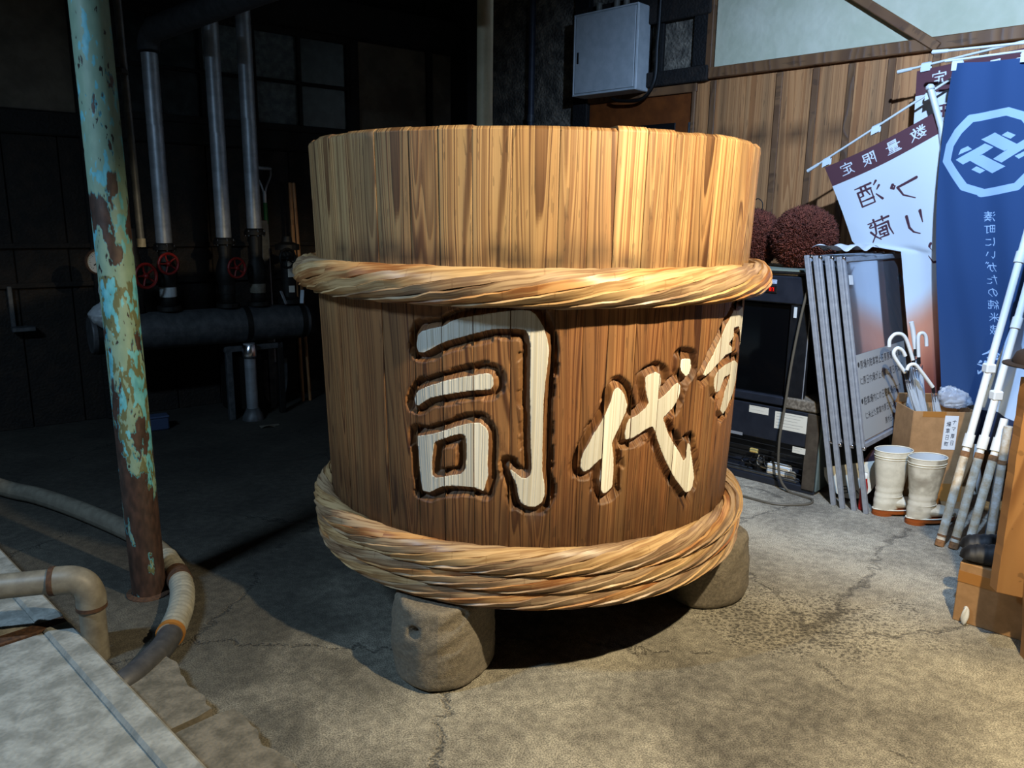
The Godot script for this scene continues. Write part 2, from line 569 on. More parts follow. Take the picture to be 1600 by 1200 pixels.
func materials() -> void:
	M.dark_wood = mottled(Color(.085, .07, .06), Color(.15, .115, .09), .7, 31, .85, 0, .02, 2.0)
	M.black_wood = mottled(Color(.05, .045, .042), Color(.085, .07, .06), .7, 33, .8, 0, .02, 2.0)
	M.plaster = mottled(Color(.34, .31, .27), Color(.43, .39, .34), 1.2, 35, .95, 0, .012, 1.0)
	M.old_plaster = mottled(Color(.30, .28, .25), Color(.52, .48, .42), .8, 37, .95, 0, .02, 4.0)
	M.cream = mottled(Color(.76, .75, .64), Color(.82, .80, .70), 1.4, 39, .9, 0, .012, .6)
	M.steel = mottled(Color(.60, .62, .65), Color(.70, .72, .75), .5, 41, .45, .55)
	M.dull_steel = mottled(Color(.26, .27, .285), Color(.36, .37, .385), .4, 43, .5, .3)
	M.iron = mottled(Color(.05, .05, .055), Color(.12, .11, .1), .2, 45, .6, .3)
	M.rust = mottled(Color(.2, .13, .09), Color(.34, .23, .15), .12, 47, .85)
	M.red_paint = mottled(Color(.45, .07, .06), Color(.58, .12, .1), .1, 49, .5)
	M.pvc = mottled(Color(.40, .38, .34), Color(.5, .48, .43), .3, 51, .5)
	M.grey_pvc = mottled(Color(.22, .225, .24), Color(.29, .29, .3), .25, 53, .5)
	M.alu = mottled(Color(.53, .55, .58), Color(.60, .62, .65), .3, 55, .4, .25)
	M.white_plastic = mat(Color(.86, .86, .84), .45)
	M.white_metal = mottled(Color(.72, .75, .76), Color(.78, .8, .81), .6, 57, .45)
	M.black = mat(Color(.03, .03, .033), .5)
	M.card = mottled(Color(.58, .44, .29), Color(.64, .49, .33), .4, 59, .85)
	M.tape = mat(Color(.62, .42, .2), .4)
	M.concrete = mottled(Color(.47, .475, .46), Color(.62, .625, .61), .55, 61, .9, 0, .02, .8)
	M.kerb = mottled(Color(.33, .31, .27), Color(.46, .43, .38), .4, 63, .9, 0, .02, 1.2)
	M.stone = mottled(Color(.40, .37, .33), Color(.58, .54, .47), .2, 65, .95, 0, .05, 6.0, 1.1)
	M.paper = mat(Color(.85, .84, .8), .9)
	M.chrome = mat(Color(.8, .8, .82), .2, 1.0)
	for k in 6:
		var t := board_tex(256, 1024, 100 + k * 11, .17, 1.8, [.085, -.06, .06, .26, .10, .04][k], [.012, .05, .075, .06, .03, .09][k], [.05, .012, -.042, .006, .028, -.03][k], [85.0, 100.0, 80.0, 95.0, 75.0, 90.0][k], [Color(.74, .60, .42), Color(.70, .56, .39), Color(.76, .62, .44), Color(.80, .66, .47), Color(.70, .55, .38), Color(.73, .58, .40)][k], [Color(.37, .24, .14), Color(.42, .28, .17), Color(.35, .22, .125), Color(.50, .35, .22), Color(.33, .21, .12), Color(.39, .26, .155)][k], 4.0)
		M["stave%d" % k] = board_mat(t, .6, .5)
	var wt := board_tex(128, 1024, 171, .17, 1.8, -.2, .05, .01, 110, Color(.93, .92, .88), Color(.80, .77, .70), 3.0, 0)
	M.white_paint = board_mat(wt, .75, .5, false)
	for k in 3:
		var t := board_tex(256, 768, 300 + k * 13, .28, 1.7, [.12, .05, .3][k], [.05, .02, .1][k], [.04, -.02, .01][k], [50.0, 62.0, 55.0][k], Color(.74, .53, .34), Color(.58, .38, .22), 2.0)
		M["wallboard%d" % k] = board_mat(t, .6, .4)
	for k in 2:
		var t := board_tex(128, 1024, 350 + k * 13, .2, 2.0, [-.2, .1][k], .05, .02, 80, Color(.50, .35, .22), Color(.35, .23, .14), 2.0)
		M["trimwood%d" % k] = board_mat(t, .6, .4, false)
	var pt := board_tex(256, 1024, 391, .3, 1.2, .12, .03, .05, 55, Color(.66, .48, .29), Color(.50, .34, .19), 2.0, 40)
	M.counterwood = board_mat(pt, .6, .5, false)
	# split bamboo: v runs along the strip
	for k in 3:
		var w := 64
		var h := 1024
		var a := field(w, h, .05, 500 + k, 3, 24)
		var b := field(w, h, .01, 510 + k, 3, 3)
		var px := PackedByteArray()
		px.resize(w * h * 3)
		var li: Color = [Color(.80, .67, .49), Color(.78, .60, .40), Color(.72, .61, .48)][k]
		var da: Color = [Color(.62, .48, .32), Color(.58, .38, .22), Color(.52, .41, .31)][k]
		for j in h:
			var node := 0.0
			for c in [170, 520, 905]:
				node = maxf(node, 1.0 - absf(j - c + 3.0 * sin(k + c)) / 4.0)
			for i in w:
				var q := j * w + i
				var t := clampf((a[q] / 255.0 - .5) * 1.5 + (b[q] / 255.0 - .5) * 1.6 + .4 + node * .45, 0, 1)
				var c := li.lerp(da, t)
				px[q * 3] = int(c.r * 255)
				px[q * 3 + 1] = int(c.g * 255)
				px[q * 3 + 2] = int(c.b * 255)
		var m := mat(Color.WHITE, .42)
		m.albedo_texture = tex(w, h, px)
		M["bamboo%d" % k] = m
	M.hoop_core = mat(Color(.2, .13, .08), .9)


func floor_material() -> StandardMaterial3D:
	var n := 2048                                    # 9 m by 9 m
	var big := field(n, n, .0022, 11, 4)
	var mid := field(n, n, .012, 12, 4)
	var fine := field(n, n, .09, 13, 3)
	var cf := noise(.0042, 14, 1, FastNoiseLite.TYPE_CELLULAR)
	cf.cellular_return_type = FastNoiseLite.RETURN_DISTANCE2_SUB
	cf.cellular_jitter = 1.0
	cf.domain_warp_enabled = true
	cf.domain_warp_amplitude = 60
	cf.domain_warp_frequency = .006
	cf.domain_warp_fractal_octaves = 4
	var im := cf.get_image(n, n, false, false, false)
	im.convert(Image.FORMAT_RF)
	var crack := im.get_data().to_float32_array()
	var pf := noise(.26, 15, 1, FastNoiseLite.TYPE_CELLULAR)
	pf.cellular_return_type = FastNoiseLite.RETURN_DISTANCE
	var pim := pf.get_image(n, n)
	pim.convert(Image.FORMAT_L8)
	var peb := pim.get_data()
	var px := PackedByteArray()
	px.resize(n * n * 3)
	var hm := PackedByteArray()
	hm.resize(n * n)
	var lo := crack[0]
	for i in range(0, n * n, 997):
		lo = minf(lo, crack[i])
	for j in n:
		var z := 9.0 * j / n - 8.0
		for i in n:
			var x := 9.0 * i / n - 4.5
			var q := j * n + i
			var m := mid[q] / 255.0 - .5
			var f := fine[q] / 255.0 - .5
			var b := big[q] / 255.0 - .5
			var t := .55 + b * .8 + m * .5 + f * .5
			var hh := 128.0 + m * 60 + f * 50
			# the worn patch where the stones of the concrete show
			var dx := x - 1.15
			var dz := z + 2.72
			var e := dx * dx / .28 + dz * dz / .09 + m * 1.6
			if e < 1.0 and peb[q] < 48 + 30 * (1.0 - e):
				t -= .5 * (1.0 - peb[q] / 110.0) * minf(1.0, (1.0 - e) * 2.5)
				hh -= 30
			elif e < 1.0:
				t += .22 * minf(1.0, (1.0 - e) * 2.5)
			if b + m * .3 > -.12:
				var c := crack[q] - lo
				if c < .006:
					var k := 1.0 - c / .006
					t -= .42 * k
					hh -= 110 * k
			# painted shade: floor colour darkened to the left and towards the pipework
			var left_shade := smoothstep(.1, 1.5, (-x - .75) * .55 + (-z - 3.2) * .75 + m * 1.2)
			left_shade = maxf(left_shade, .85 * smoothstep(.15, 1.05, -x + m * .9))
			t = clampf(t + .05 * smoothstep(-.2, 1.2, x), 0, 1)  # brighter light on the right is put into the floor colour
			var k2 := 1.0 - .60 * left_shade
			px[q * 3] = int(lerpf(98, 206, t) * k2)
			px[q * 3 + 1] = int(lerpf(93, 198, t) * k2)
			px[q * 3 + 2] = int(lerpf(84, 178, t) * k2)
			hm[q] = clampi(int(hh), 0, 255)
	var mt := mat(Color.WHITE, .82)
	mt.albedo_texture = tex(n, n, px)
	mt.normal_enabled = true
	mt.normal_texture = bump(n, n, hm, 3.0)
	mt.normal_scale = .8
	# fine speckle over it
	var sp := field(512, 512, .16, 21, 3, 1, true)
	var dp := PackedByteArray()
	dp.resize(512 * 512 * 3)
	for q in 512 * 512:
		var v := clampi(int(215 + (sp[q] - 128) * .75), 90, 255)
		dp[q * 3] = v
		dp[q * 3 + 1] = v
		dp[q * 3 + 2] = v
	mt.detail_enabled = true
	mt.detail_blend_mode = BaseMaterial3D.BLEND_MODE_MUL
	mt.detail_albedo = tex(512, 512, dp)
	mt.detail_uv_layer = BaseMaterial3D.DETAIL_UV_2
	mt.uv2_scale = Vector3(16, 16, 16)
	return mt


func room() -> void:
	var top := Shape.new()
	for c in [Vector2(0, 0), Vector2(1, 0), Vector2(1, 1), Vector2(0, 1)]:
		top.add(Vector3(c.x * 27 - 13.5, .0, c.y * 27 - 17.0), c * 3.0)
		top.uv2.append(c * 3.0)
	top.quad(0, 3, 2, 1)
	for c in 4:
		top.add(top.v[c] - Vector3(0, .15, 0), top.uv[c])
		top.uv2.append(top.uv[c])
	top.quad(4, 5, 6, 7)
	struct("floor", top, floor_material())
	struct("ceiling", Shape.new().boxat(Vector3(0, 4.28, -1.5), Vector3(26, .15, 22)), M.black_wood)
	# walls: far pair, and the pair behind the camera
	var wl := struct("wall_left", Shape.new().boxat(Vector3(-2.4, 2.1, -.70), Vector3(11.6, 4.2, .16), .0), M.black_wood, LW)
	var wr := struct("wall_right", Shape.new().boxat(Vector3(.75, 2.1, -.125), Vector3(10.0, 4.2, .16), .0), M.black_wood, RW)
	struct("wall_front", Shape.new().boxat(Vector3(0, 2.1, 3.6), Vector3(18, 4.2, .16), .0), M.plaster)
	struct("wall_side", Shape.new().boxat(Vector3(-7.2, 2.1, 0), Vector3(.16, 4.2, 12), .0), M.plaster)
	struct("wall_end", Shape.new().boxat(Vector3(5.6, 2.1, 0), Vector3(.16, 4.2, 8), .0), M.plaster)
	# left wall: plaster fields between dark timbers; wall face at d = -.62
	var wf := -.62
	for f in [[-3.2, -.86, 2.18, 3.6], [1.29, 1.97, 1.3, 2.95], [2.03, 2.24, 1.3, 2.95]]:
		part("plaster_panel", Shape.new().boxat(Vector3((f[0] + f[1]) / 2, (f[2] + f[3]) / 2, wf + .012), Vector3(f[1] - f[0], f[3] - f[2], .024), .006), M.plaster, wl)
	var n := 0
	for f in [[-3.4, 2.6, 2.95, 3.22, .14], [-3.4, 1.29, 2.02, 2.18, .06]]:      # beams
		n += 1
		struct("trim_%d" % n, Shape.new().boxat(Vector3((f[0] + f[1]) / 2, (f[2] + f[3]) / 2, wf + f[4] / 2), Vector3(f[1] - f[0], f[3] - f[2], f[4]), .012), M.black_wood, LW)
	for f in [[-.86, -.72, .09], [1.20, 1.29, .07], [1.97, 2.03, .06], [2.24, 2.6, .3]]:   # posts
		n += 1
		struct("trim_%d" % n, Shape.new().boxat(Vector3((f[0] + f[1]) / 2, 1.7, wf + f[2] / 2), Vector3(f[1] - f[0], 3.4, f[2]), .012), M.black_wood, LW)
	# boards of the wall below
	for k in 14:
		var s := -3.3 + k * .33
		part("board", Shape.new().boxat(Vector3(s + .16, 1.01, wf + .01), Vector3(.322, 2.02, .022), .004), M.dark_wood, wl)
	for h in [1.28, 1.01]:
		part("rail", Shape.new().boxat(Vector3(-1.2, h, wf + .04), Vector3(4.2, .035, .035), .004), M.dark_wood, wl)
	part("bracket", Shape.new().boxat(Vector3(-1.38, .86, wf + .05), Vector3(.03, .3, .03)).boxat(Vector3(-1.33, .72, wf + .1), Vector3(.14, .03, .1)), M.dull_steel, wl)
	# the window behind the pipes
	var win := struct("window_1", Shape.new().boxat(Vector3(.24, 2.2, wf + .03), Vector3(1.94, .05, .07)).boxat(Vector3(.24, 2.93, wf + .03), Vector3(1.94, .05, .07)), M.black_wood, LW)
	var cols := [-.72, -.34, .0, .40, .77, 1.2]
	var glass: StandardMaterial3D = mottled(Color(.1, .115, .12), Color(.2, .22, .225), .7, 71, .3)
	var frosted: StandardMaterial3D = mottled(Color(.27, .31, .32), Color(.4, .44, .45), .5, 73, .5)
	for i in 5:
		for j in 2:
			var a: float = cols[i] + .015
			var b: float = cols[i + 1] - .015
			var lo: float = [2.225, 2.565][j]
			var hi: float = [2.54, 2.905][j]
			part("pane", Shape.new().boxat(Vector3((a + b) / 2, (lo + hi) / 2, wf + .02), Vector3(b - a, hi - lo, .006), .001), frosted if (i == 3 or (i == 2 and j == 1)) else glass, win)
	for s in cols:
		part("mullion", Shape.new().boxat(Vector3(s, 2.565, wf + .03), Vector3(.03, .7, .05)), M.black_wood, win)
	part("transom", Shape.new().boxat(Vector3(.24, 2.552, wf + .03), Vector3(1.9, .026, .05)), M.black_wood, win)

	# right wall: rough plaster, dark timbers, the door, then cedar boards under cream plaster
	for f in [[-3.9, -2.386, .0, 4.2], [-1.679, -1.293, 2.592, 2.957], [-2.279, -1.208, 3.16, 4.2]]:
		part("plaster_panel", Shape.new().boxat(Vector3((f[0] + f[1]) / 2, (f[2] + f[3]) / 2, -.03), Vector3(f[1] - f[0], f[3] - f[2], .03), .004), M.old_plaster, wr)
	for f in [[-2.407, -2.257, 0, 4.2, .05], [-1.293, -1.154, 2.603, 4.2, .05], [-1.593, -1.561, 2.571, 2.957, .03]]:
		n += 1
		struct("trim_%d" % n, Shape.new().boxat(Vector3((f[0] + f[1]) / 2, (f[2] + f[3]) / 2, f[4] / 2 - .03), Vector3(f[1] - f[0], f[3] - f[2], f[4] + .03), .006), M.black_wood, RW)
	for f in [[2.946, 3.16], [2.496, 2.603]]:
		n += 1
		struct("trim_%d" % n, Shape.new().boxat(Vector3(-1.775, (f[0] + f[1]) / 2, .0), Vector3(1.24235, f[1] - f[0], .1), .008), M.dark_wood, RW)
	var dm: StandardMaterial3D = mottled(Color(.40, .20, .07), Color(.48, .25, .09), .8, 75, .5)
	var door := struct("door_1", Shape.new().boxat(Vector3(-1.775, 1.216, -.02), Vector3(.96, 2.432, .035)), dm, RW)
	part("door_glass", Shape.new().boxat(Vector3(-1.615, 1.928, .0), Vector3(.38, .6, .01), .002), M.black, door)
	part("door_head", Shape.new().boxat(Vector3(-1.775, 2.464, -.01), Vector3(1.05, .064, .06)), M.trimwood1, door)
	part("hinge", Shape.new().boxat(Vector3(-1.299, 2.143, .0), Vector3(.02, .16, .02), .002), M.dull_steel, door)
	n += 1
	struct("trim_%d" % n, Shape.new().boxat(Vector3(-1.272, 1.2535, -.005), Vector3(.03, 2.507, .05)), M.trimwood1, RW)
	# cedar boards and battens
	var joints := [-1.256, -1.117, -0.865, -0.617, -0.367, -0.137, 0.104, 0.356, 0.602, 0.849, 1.095, 1.341, 1.588, 1.834, 2.08, 2.327]
	for k in joints.size() - 1:
		var a: float = joints[k]
		var b: float = joints[k + 1]
		var st := Shape.new()
		st.colored = true
		var rows := 24
		for j in rows:
			for i in 4:
				for e in [[0, 0], [1, 0], [1, 1], [0, 1]]:
					var u: float = (i + e[0]) / 4.0
					var w: float = (j + e[1]) / float(rows)
					var s := lerpf(a + .0015, b - .0015, u)
					var h := lerpf(.0, 2.507, w)
					# dark level streak across the boards, fading out to the right
					var dark_streak := exp(-pow((h - 2.068 + s * .03) / .055, 2)) * smoothstep(.45, -.35, s) * (.55 + .45 * sin(s * 23.0))
					var c := 1.0 - .72 * clampf(dark_streak, 0, 1)
					st.add(Vector3(s, h, 0), Vector2(u, 1.0 - w), Color(c, c * .97, c * .95))
				var q := st.v.size() - 4
				st.quad(q, q + 1, q + 2, q + 3)
		for e in [[a + .0015, -1.0], [b - .0015, 1.0]]:
			var s: float = e[0]
			var q := [st.add(Vector3(s, 0, -.03)), st.add(Vector3(s, 0, 0)), st.add(Vector3(s, 2.507, 0)), st.add(Vector3(s, 2.507, -.03))]
			if e[1] < 0:
				st.quad(q[0], q[1], q[2], q[3])
			else:
				st.quad(q[1], q[0], q[3], q[2])
		part("board", st, M["wallboard%d" % (k * 2 % 3)], wr)
		if k > 0 and k != 2:
			part("batten", Shape.new().boxat(Vector3(a, 1.248, .009), Vector3(.045, 2.496, .018), .004), M["trimwood%d" % (k % 2)], wr)
	part("trim_board", Shape.new().boxat(Vector3(0.667, 2.544, .015), Vector3(3.64, .075, .06), .006), M.trimwood0, wr)
	part("trim_board", Shape.new().boxat(Vector3(-1.16, 3.3535, .012), Vector3(.048, 1.693, .05), .005), M.trimwood0, wr)
	part("plaster_panel", Shape.new().boxat(Vector3(0.72, 3.3855, -.02), Vector3(3.7, 1.629, .03), .0), M.cream, wr)
	part("brace", Shape.new().bar(Vector3(-1.69, 3.979, .03), Vector3(0.367, 2.517, .03), .056, .05, .005, Vector3.BACK), M.trimwood1, wr)


# ------------------------------------------------------------------ the vat
const VAT_TOP := 1.762
const VAT_FOOT := .29
func vat_r(h: float) -> float:
	return .83 - .031 * (VAT_TOP - h)

# carved strokes on the unrolled vat, (across, up) in millimetres
const CARVED := [
	["-372,1148 -358,1162 -324,1173 -282,1183 -257,1199 -226,1211 -178,1221 -132,1229 -87,1236 -47,1241 -19,1239 -2,1228 12,1208 24,1185 33,1157 40,1122 36,1075 31,1022 27,963 27,891 27,817 28,743 37,692 38,664 28,638 7,623 -18,625 -38,637 -47,665 -52,697 -66,725 -78,753 -59,738 -37,720 -22,717 -9,730 -5,755 -9,817 -12,908 -15,998 -15,1087 -16,1139 -23,1170 -32,1182 -58,1185 -98,1184 -132,1181 -179,1168 -227,1153 -270,1139 -302,1125 -333,1106 -353,1097 -371,1097 -377,1114"],
	["-386,961 -375,975 -332,995 -279,1015 -228,1029 -185,1039 -149,1047 -132,1045 -125,1030 -126,1009 -135,997 -155,995 -192,991 -241,980 -293,968 -334,955 -358,940 -377,925 -388,927 -391,945"],
	["-386,826 -366,829 -323,841 -289,854 -249,871 -205,886 -168,891 -150,878 -141,861 -141,811 -144,761 -141,724 -150,695 -156,669 -188,679 -220,679 -266,676 -300,669 -328,652 -346,641 -372,645 -377,683 -380,734 -383,785", "-322,813 -296,825 -263,841 -231,851 -215,846 -211,812 -212,768 -216,736 -232,719 -265,711 -292,702 -320,695 -332,703 -333,741 -328,780"],
	["248,997 260,1002 275,990 285,974 296,943 291,919 281,898 270,871 257,844 250,823 256,789 260,743 260,704 258,678 241,663 229,661 221,673 215,707 217,736 219,758 219,780 201,765 182,746 171,739 159,738 149,751 150,773 157,801 173,827 188,860 206,886 224,923 237,955 243,981"],
	["354,1028 366,1035 392,1042 413,1032 417,1007 411,974 408,949 433,961 457,978 474,993 490,999 502,987 502,964 494,940 475,917 454,902 437,888 451,858 469,826 496,793 525,760 551,725 563,735 562,759 565,788 581,773 592,741 609,696 623,650 619,620 601,605 576,609 549,636 519,666 491,701 463,741 440,779 422,816 405,852 394,867 368,859 343,845 318,834 297,833 293,852 297,880 305,898 332,907 362,929 374,945 365,967 357,995"],
	["496,1073 515,1074 541,1069 548,1043 538,1022 525,1015 504,1031 494,1049"],
	["618,1009 643,1044 672,1069 706,1111 755,1166 811,1205 897,1197 933,1138 832,1144 844,1112 792,1092 836,1074 833,1057 769,1056 704,1030 660,1010 634,1003"],
	["700,989 722,1010 778,1022 883,1022 986,993 982,936 940,893 872,868 843,849 806,841 773,863 789,897 806,930 844,967 851,978 783,977 771,961 747,934 719,933 700,960"],
	["880,1200 960,1205 1050,1130 1180,1050 1230,1030 1210,1000 1120,1030 1000,1090 930,1130"],
]
const GS := .004
const GX0 := -.50
const GY0 := .55
const GNX := 460
const GNY := 190
var sd_grid := PackedFloat32Array()

func outline(t: String) -> PackedVector2Array:
	var out := PackedVector2Array()
	for p in t.split(" "):
		var q := p.split(",")
		out.append(Vector2(float(q[0]), float(q[1])) / 1000.0)
	return out

func signed(poly: PackedVector2Array, p: Vector2) -> float:
	var best := 1e9
	var inside := false
	var b := poly[poly.size() - 1]
	for a in poly:
		var d := b - a
		var t := clampf((p - a).dot(d) / maxf(d.length_squared(), 1e-9), 0, 1)
		best = minf(best, p.distance_squared_to(a + d * t))
		if (a.y > p.y) != (b.y > p.y) and p.x < (b.x - a.x) * (p.y - a.y) / (b.y - a.y) + a.x:
			inside = not inside
		b = a
	return -sqrt(best) if inside else sqrt(best)

func carve_grid() -> void:
	sd_grid.resize(GNX * GNY)
	sd_grid.fill(1.0)
	for entry in CARVED:
		var ps := []
		for t in entry:
			ps.append(outline(t))
		var lo: Vector2 = ps[0][0]
		var hi := lo
		for p in ps[0]:
			lo = lo.min(p)
			hi = hi.max(p)
		for j in range(maxi(0, int((lo.y - .06 - GY0) / GS)), mini(GNY, int((hi.y + .06 - GY0) / GS) + 1)):
			for i in range(maxi(0, int((lo.x - .06 - GX0) / GS)), mini(GNX, int((hi.x + .06 - GX0) / GS) + 1)):
				var p := Vector2(GX0 + i * GS, GY0 + j * GS)
				var d := signed(ps[0], p)
				if ps.size() > 1 and d < .02:
					d = maxf(d, -signed(ps[1], p))
				sd_grid[j * GNX + i] = minf(sd_grid[j * GNX + i], d)

func sd(s: float, h: float) -> float:
	var x := (s - GX0) / GS
	var y := (h - GY0) / GS
	var i := int(floor(x))
	var j := int(floor(y))
	if i < 0 or j < 0 or i >= GNX - 1 or j >= GNY - 1:
		return 1.0
	var q := j * GNX + i
	return lerpf(lerpf(sd_grid[q], sd_grid[q + 1], x - i), lerpf(sd_grid[q + GNX], sd_grid[q + GNX + 1], x - i), y - j)

func vat() -> void:
	carve_grid()
	var o := thing("sake_vat", "huge round wooden sake vat with white carved characters and twisted bamboo hoops", "vat", at(VAT))
	var chip := noise(28.0, 5, 1, FastNoiseLite.TYPE_CELLULAR)
	chip.cellular_return_type = FastNoiseLite.RETURN_CELL_VALUE
	var rough := noise(1.0, 6, 3)
	var stain := noise(1.0, 8, 4)
	var edges := [-.93, -.795, -.632, -.475, -.356, -.232, -.093, .068, .173, .270, .385, .506, .608, .721, .889, 1.04, 1.17, 1.30]
	var a := 1.30
	while a < TAU - .93 - .2:
		a += rng.randf_range(.12, .165)
		edges.append(a)
	edges.append(TAU - .93)
	var white := [Shape.new(), Shape.new(), Shape.new()]
	for k in edges.size() - 1:
		var a0: float = edges[k]
		var a1: float = edges[k + 1]
		var fine := a0 > -.65 and a1 < 1.55
		var seen := a0 > -1.6 and a1 < 1.9
		var rows := []
		var h := VAT_FOOT
		while h < VAT_TOP - .013:
			rows.append(h)
			h += (.0045 if h > .58 and h < 1.262 else .03) if fine else (.03 if seen else .2)
		var top := VAT_TOP - .004 + rng.randf_range(-.004, .004)
		var cols := []                               # (angle, how far inside the face)
		var nc := (int((a1 - a0) * .81 / .0042) + 1) if fine else (8 if seen else 3)
		var ea := .0014 / .81
		cols.append(Vector2(a0 + .0003, .05))
		cols.append(Vector2(a0 + .0003, .0018))
		for i in nc + 1:
			cols.append(Vector2(lerpf(a0 + ea, a1 - ea, float(i) / nc), 0))
		cols.append(Vector2(a1 - .0003, .0018))
		cols.append(Vector2(a1 - .0003, .05))
		var st := Shape.new()
		st.colored = true
		var flip := rng.randf() < .5
		var vflip := rng.randf() < .4
		var shade := rng.randf_range(.8, 1.1)
		var proud := rng.randf_range(-.0015, .0015)
		var nn := cols.size()
		var all := rows.duplicate()
		all.append(top - .01)
		all.append(top)
		var wsd := PackedFloat32Array()
		for j in all.size() + 2:
			var inner := j >= all.size()
			var hh: float = all[j] if not inner else (top if j == all.size() else VAT_FOOT)
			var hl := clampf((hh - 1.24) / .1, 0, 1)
			for c in cols:
				var s: float = c.x * .81
				var dep: float = c.y + proud * 0.0
				var d := 1.0
				if fine and c.y == 0 and hh > .58 and hh < 1.262:
					d = sd(s, hh)
					if d > -.008 and d < .08:
						d += .0014 * rough.get_noise_2d(s * 420.0, hh * 60.0)
						var w2 := .034 + .0075 * chip.get_noise_2d(s, hh)
						if d > 0 and d < w2:
							dep += .024 * (d / .02 if d < .02 else (w2 - d) / (w2 - .02)) + .001 * chip.get_noise_2d(s + 3, hh)
				if fine:
					wsd.append(d)
				if j == all.size() - 1:
					dep += .012 + .003 * rough.get_noise_2d(s * 60.0, 3.0)
				var r := vat_r(hh) - dep + proud
				if inner:
					r = vat_r(hh) - .052
				# age: paler wood above the hoop, browner below, dark damp foot, soot line at the upper hoop
				var n1 := stain.get_noise_2d(s * 9.0, hh * 2.5)
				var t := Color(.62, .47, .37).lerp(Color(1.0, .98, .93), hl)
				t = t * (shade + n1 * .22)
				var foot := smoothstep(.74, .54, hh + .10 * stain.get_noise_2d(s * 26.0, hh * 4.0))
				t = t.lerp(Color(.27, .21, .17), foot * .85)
				var soot := exp(-pow((hh - 1.385 + .03 * n1) / .042, 2)) * (.6 + .4 * clampf(.5 + 2.0 * stain.get_noise_2d(s * 14.0 + 7, hh * 9.0), 0, 1))
				t = t.lerp(Color(.2, .2, .21), clampf(soot, 0, 1) * (.85 if s < .35 else .4))
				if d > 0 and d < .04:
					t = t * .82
				t.a = 1
				var u: float = (c.x - a0) / .17 * .81
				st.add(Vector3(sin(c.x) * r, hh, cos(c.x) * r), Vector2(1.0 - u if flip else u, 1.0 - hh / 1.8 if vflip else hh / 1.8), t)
		var nr := all.size() + 2
		for j in nr - 1:
			for i in nn - 1:
				if j >= all.size() and (i == 0 or i == nn - 2):
					continue
				var q := j * nn + i
				st.quad(q, q + 1, q + nn + 1, q + nn)
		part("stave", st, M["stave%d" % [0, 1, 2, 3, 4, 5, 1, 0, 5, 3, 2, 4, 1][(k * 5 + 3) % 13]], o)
		if fine:                                      # paint lies on the stroke faces
			for j in rows.size() - 1:
				if rows[j] < .6 or rows[j] > 1.26:
					continue
				for i in range(2, nn - 3):
					var q := j * nn + i
					if wsd[q] > .004 and wsd[q + 1] > .004 and wsd[q + nn] > .004:
						continue
					var s: float = cols[i].x * .81
					paint(white[0 if s < .15 else (1 if s < .59 else 2)], st, wsd, q, q + 1, q + nn + 1)
					paint(white[0 if s < .15 else (1 if s < .59 else 2)], st, wsd, q, q + nn + 1, q + nn)
	for k in 3:
		var p := part("painted_character", white[k], M.white_paint, o)
		p.set_meta("label", ["white carved character 司", "white carved character 代", "white carved character 今 at the right edge"][k])
	part("bottom_board", Shape.new().lathe(Transform3D(), [Vector2(0, .36), Vector2(.74, .36), Vector2(.74, .40), Vector2(0, .40)], 48, true), M.dark_wood, o)
	hoop(o, 1.306, .055, 12, 3, .0283, 1, .030)
	hoop(o, .446, .044, 11, 4, .0245, 2, .026)
	hoop(o, .384, .037, 10, 4, .0228, 3, .030)
	hoop(o, .326, .036, 10, 4, .0222, 4, .026)

func paint(w: Shape, st: Shape, d: PackedFloat32Array, a: int, b: int, c: int) -> void:
	var out := []
	var t := [a, b, c]
	for i in 3:
		var p: int = t[i]
		var q: int = t[(i + 1) % 3]
		if d[p] <= 0:
			out.append([st.v[p], st.uv[p]])
		if (d[p] <= 0) != (d[q] <= 0):
			var f := d[p] / (d[p] - d[q])
			out.append([st.v[p].lerp(st.v[q], f), st.uv[p].lerp(st.uv[q], f)])
	if out.size() < 3:
		return
	var ids := []
	for e in out:
		var p: Vector3 = e[0]
		var flat := Vector3(p.x, 0, p.z)
		ids.append(w.add(p + flat.normalized() * .0007, e[1]))
	for i in range(1, ids.size() - 1):
		w.tri(ids[0], ids[i], ids[i + 1])

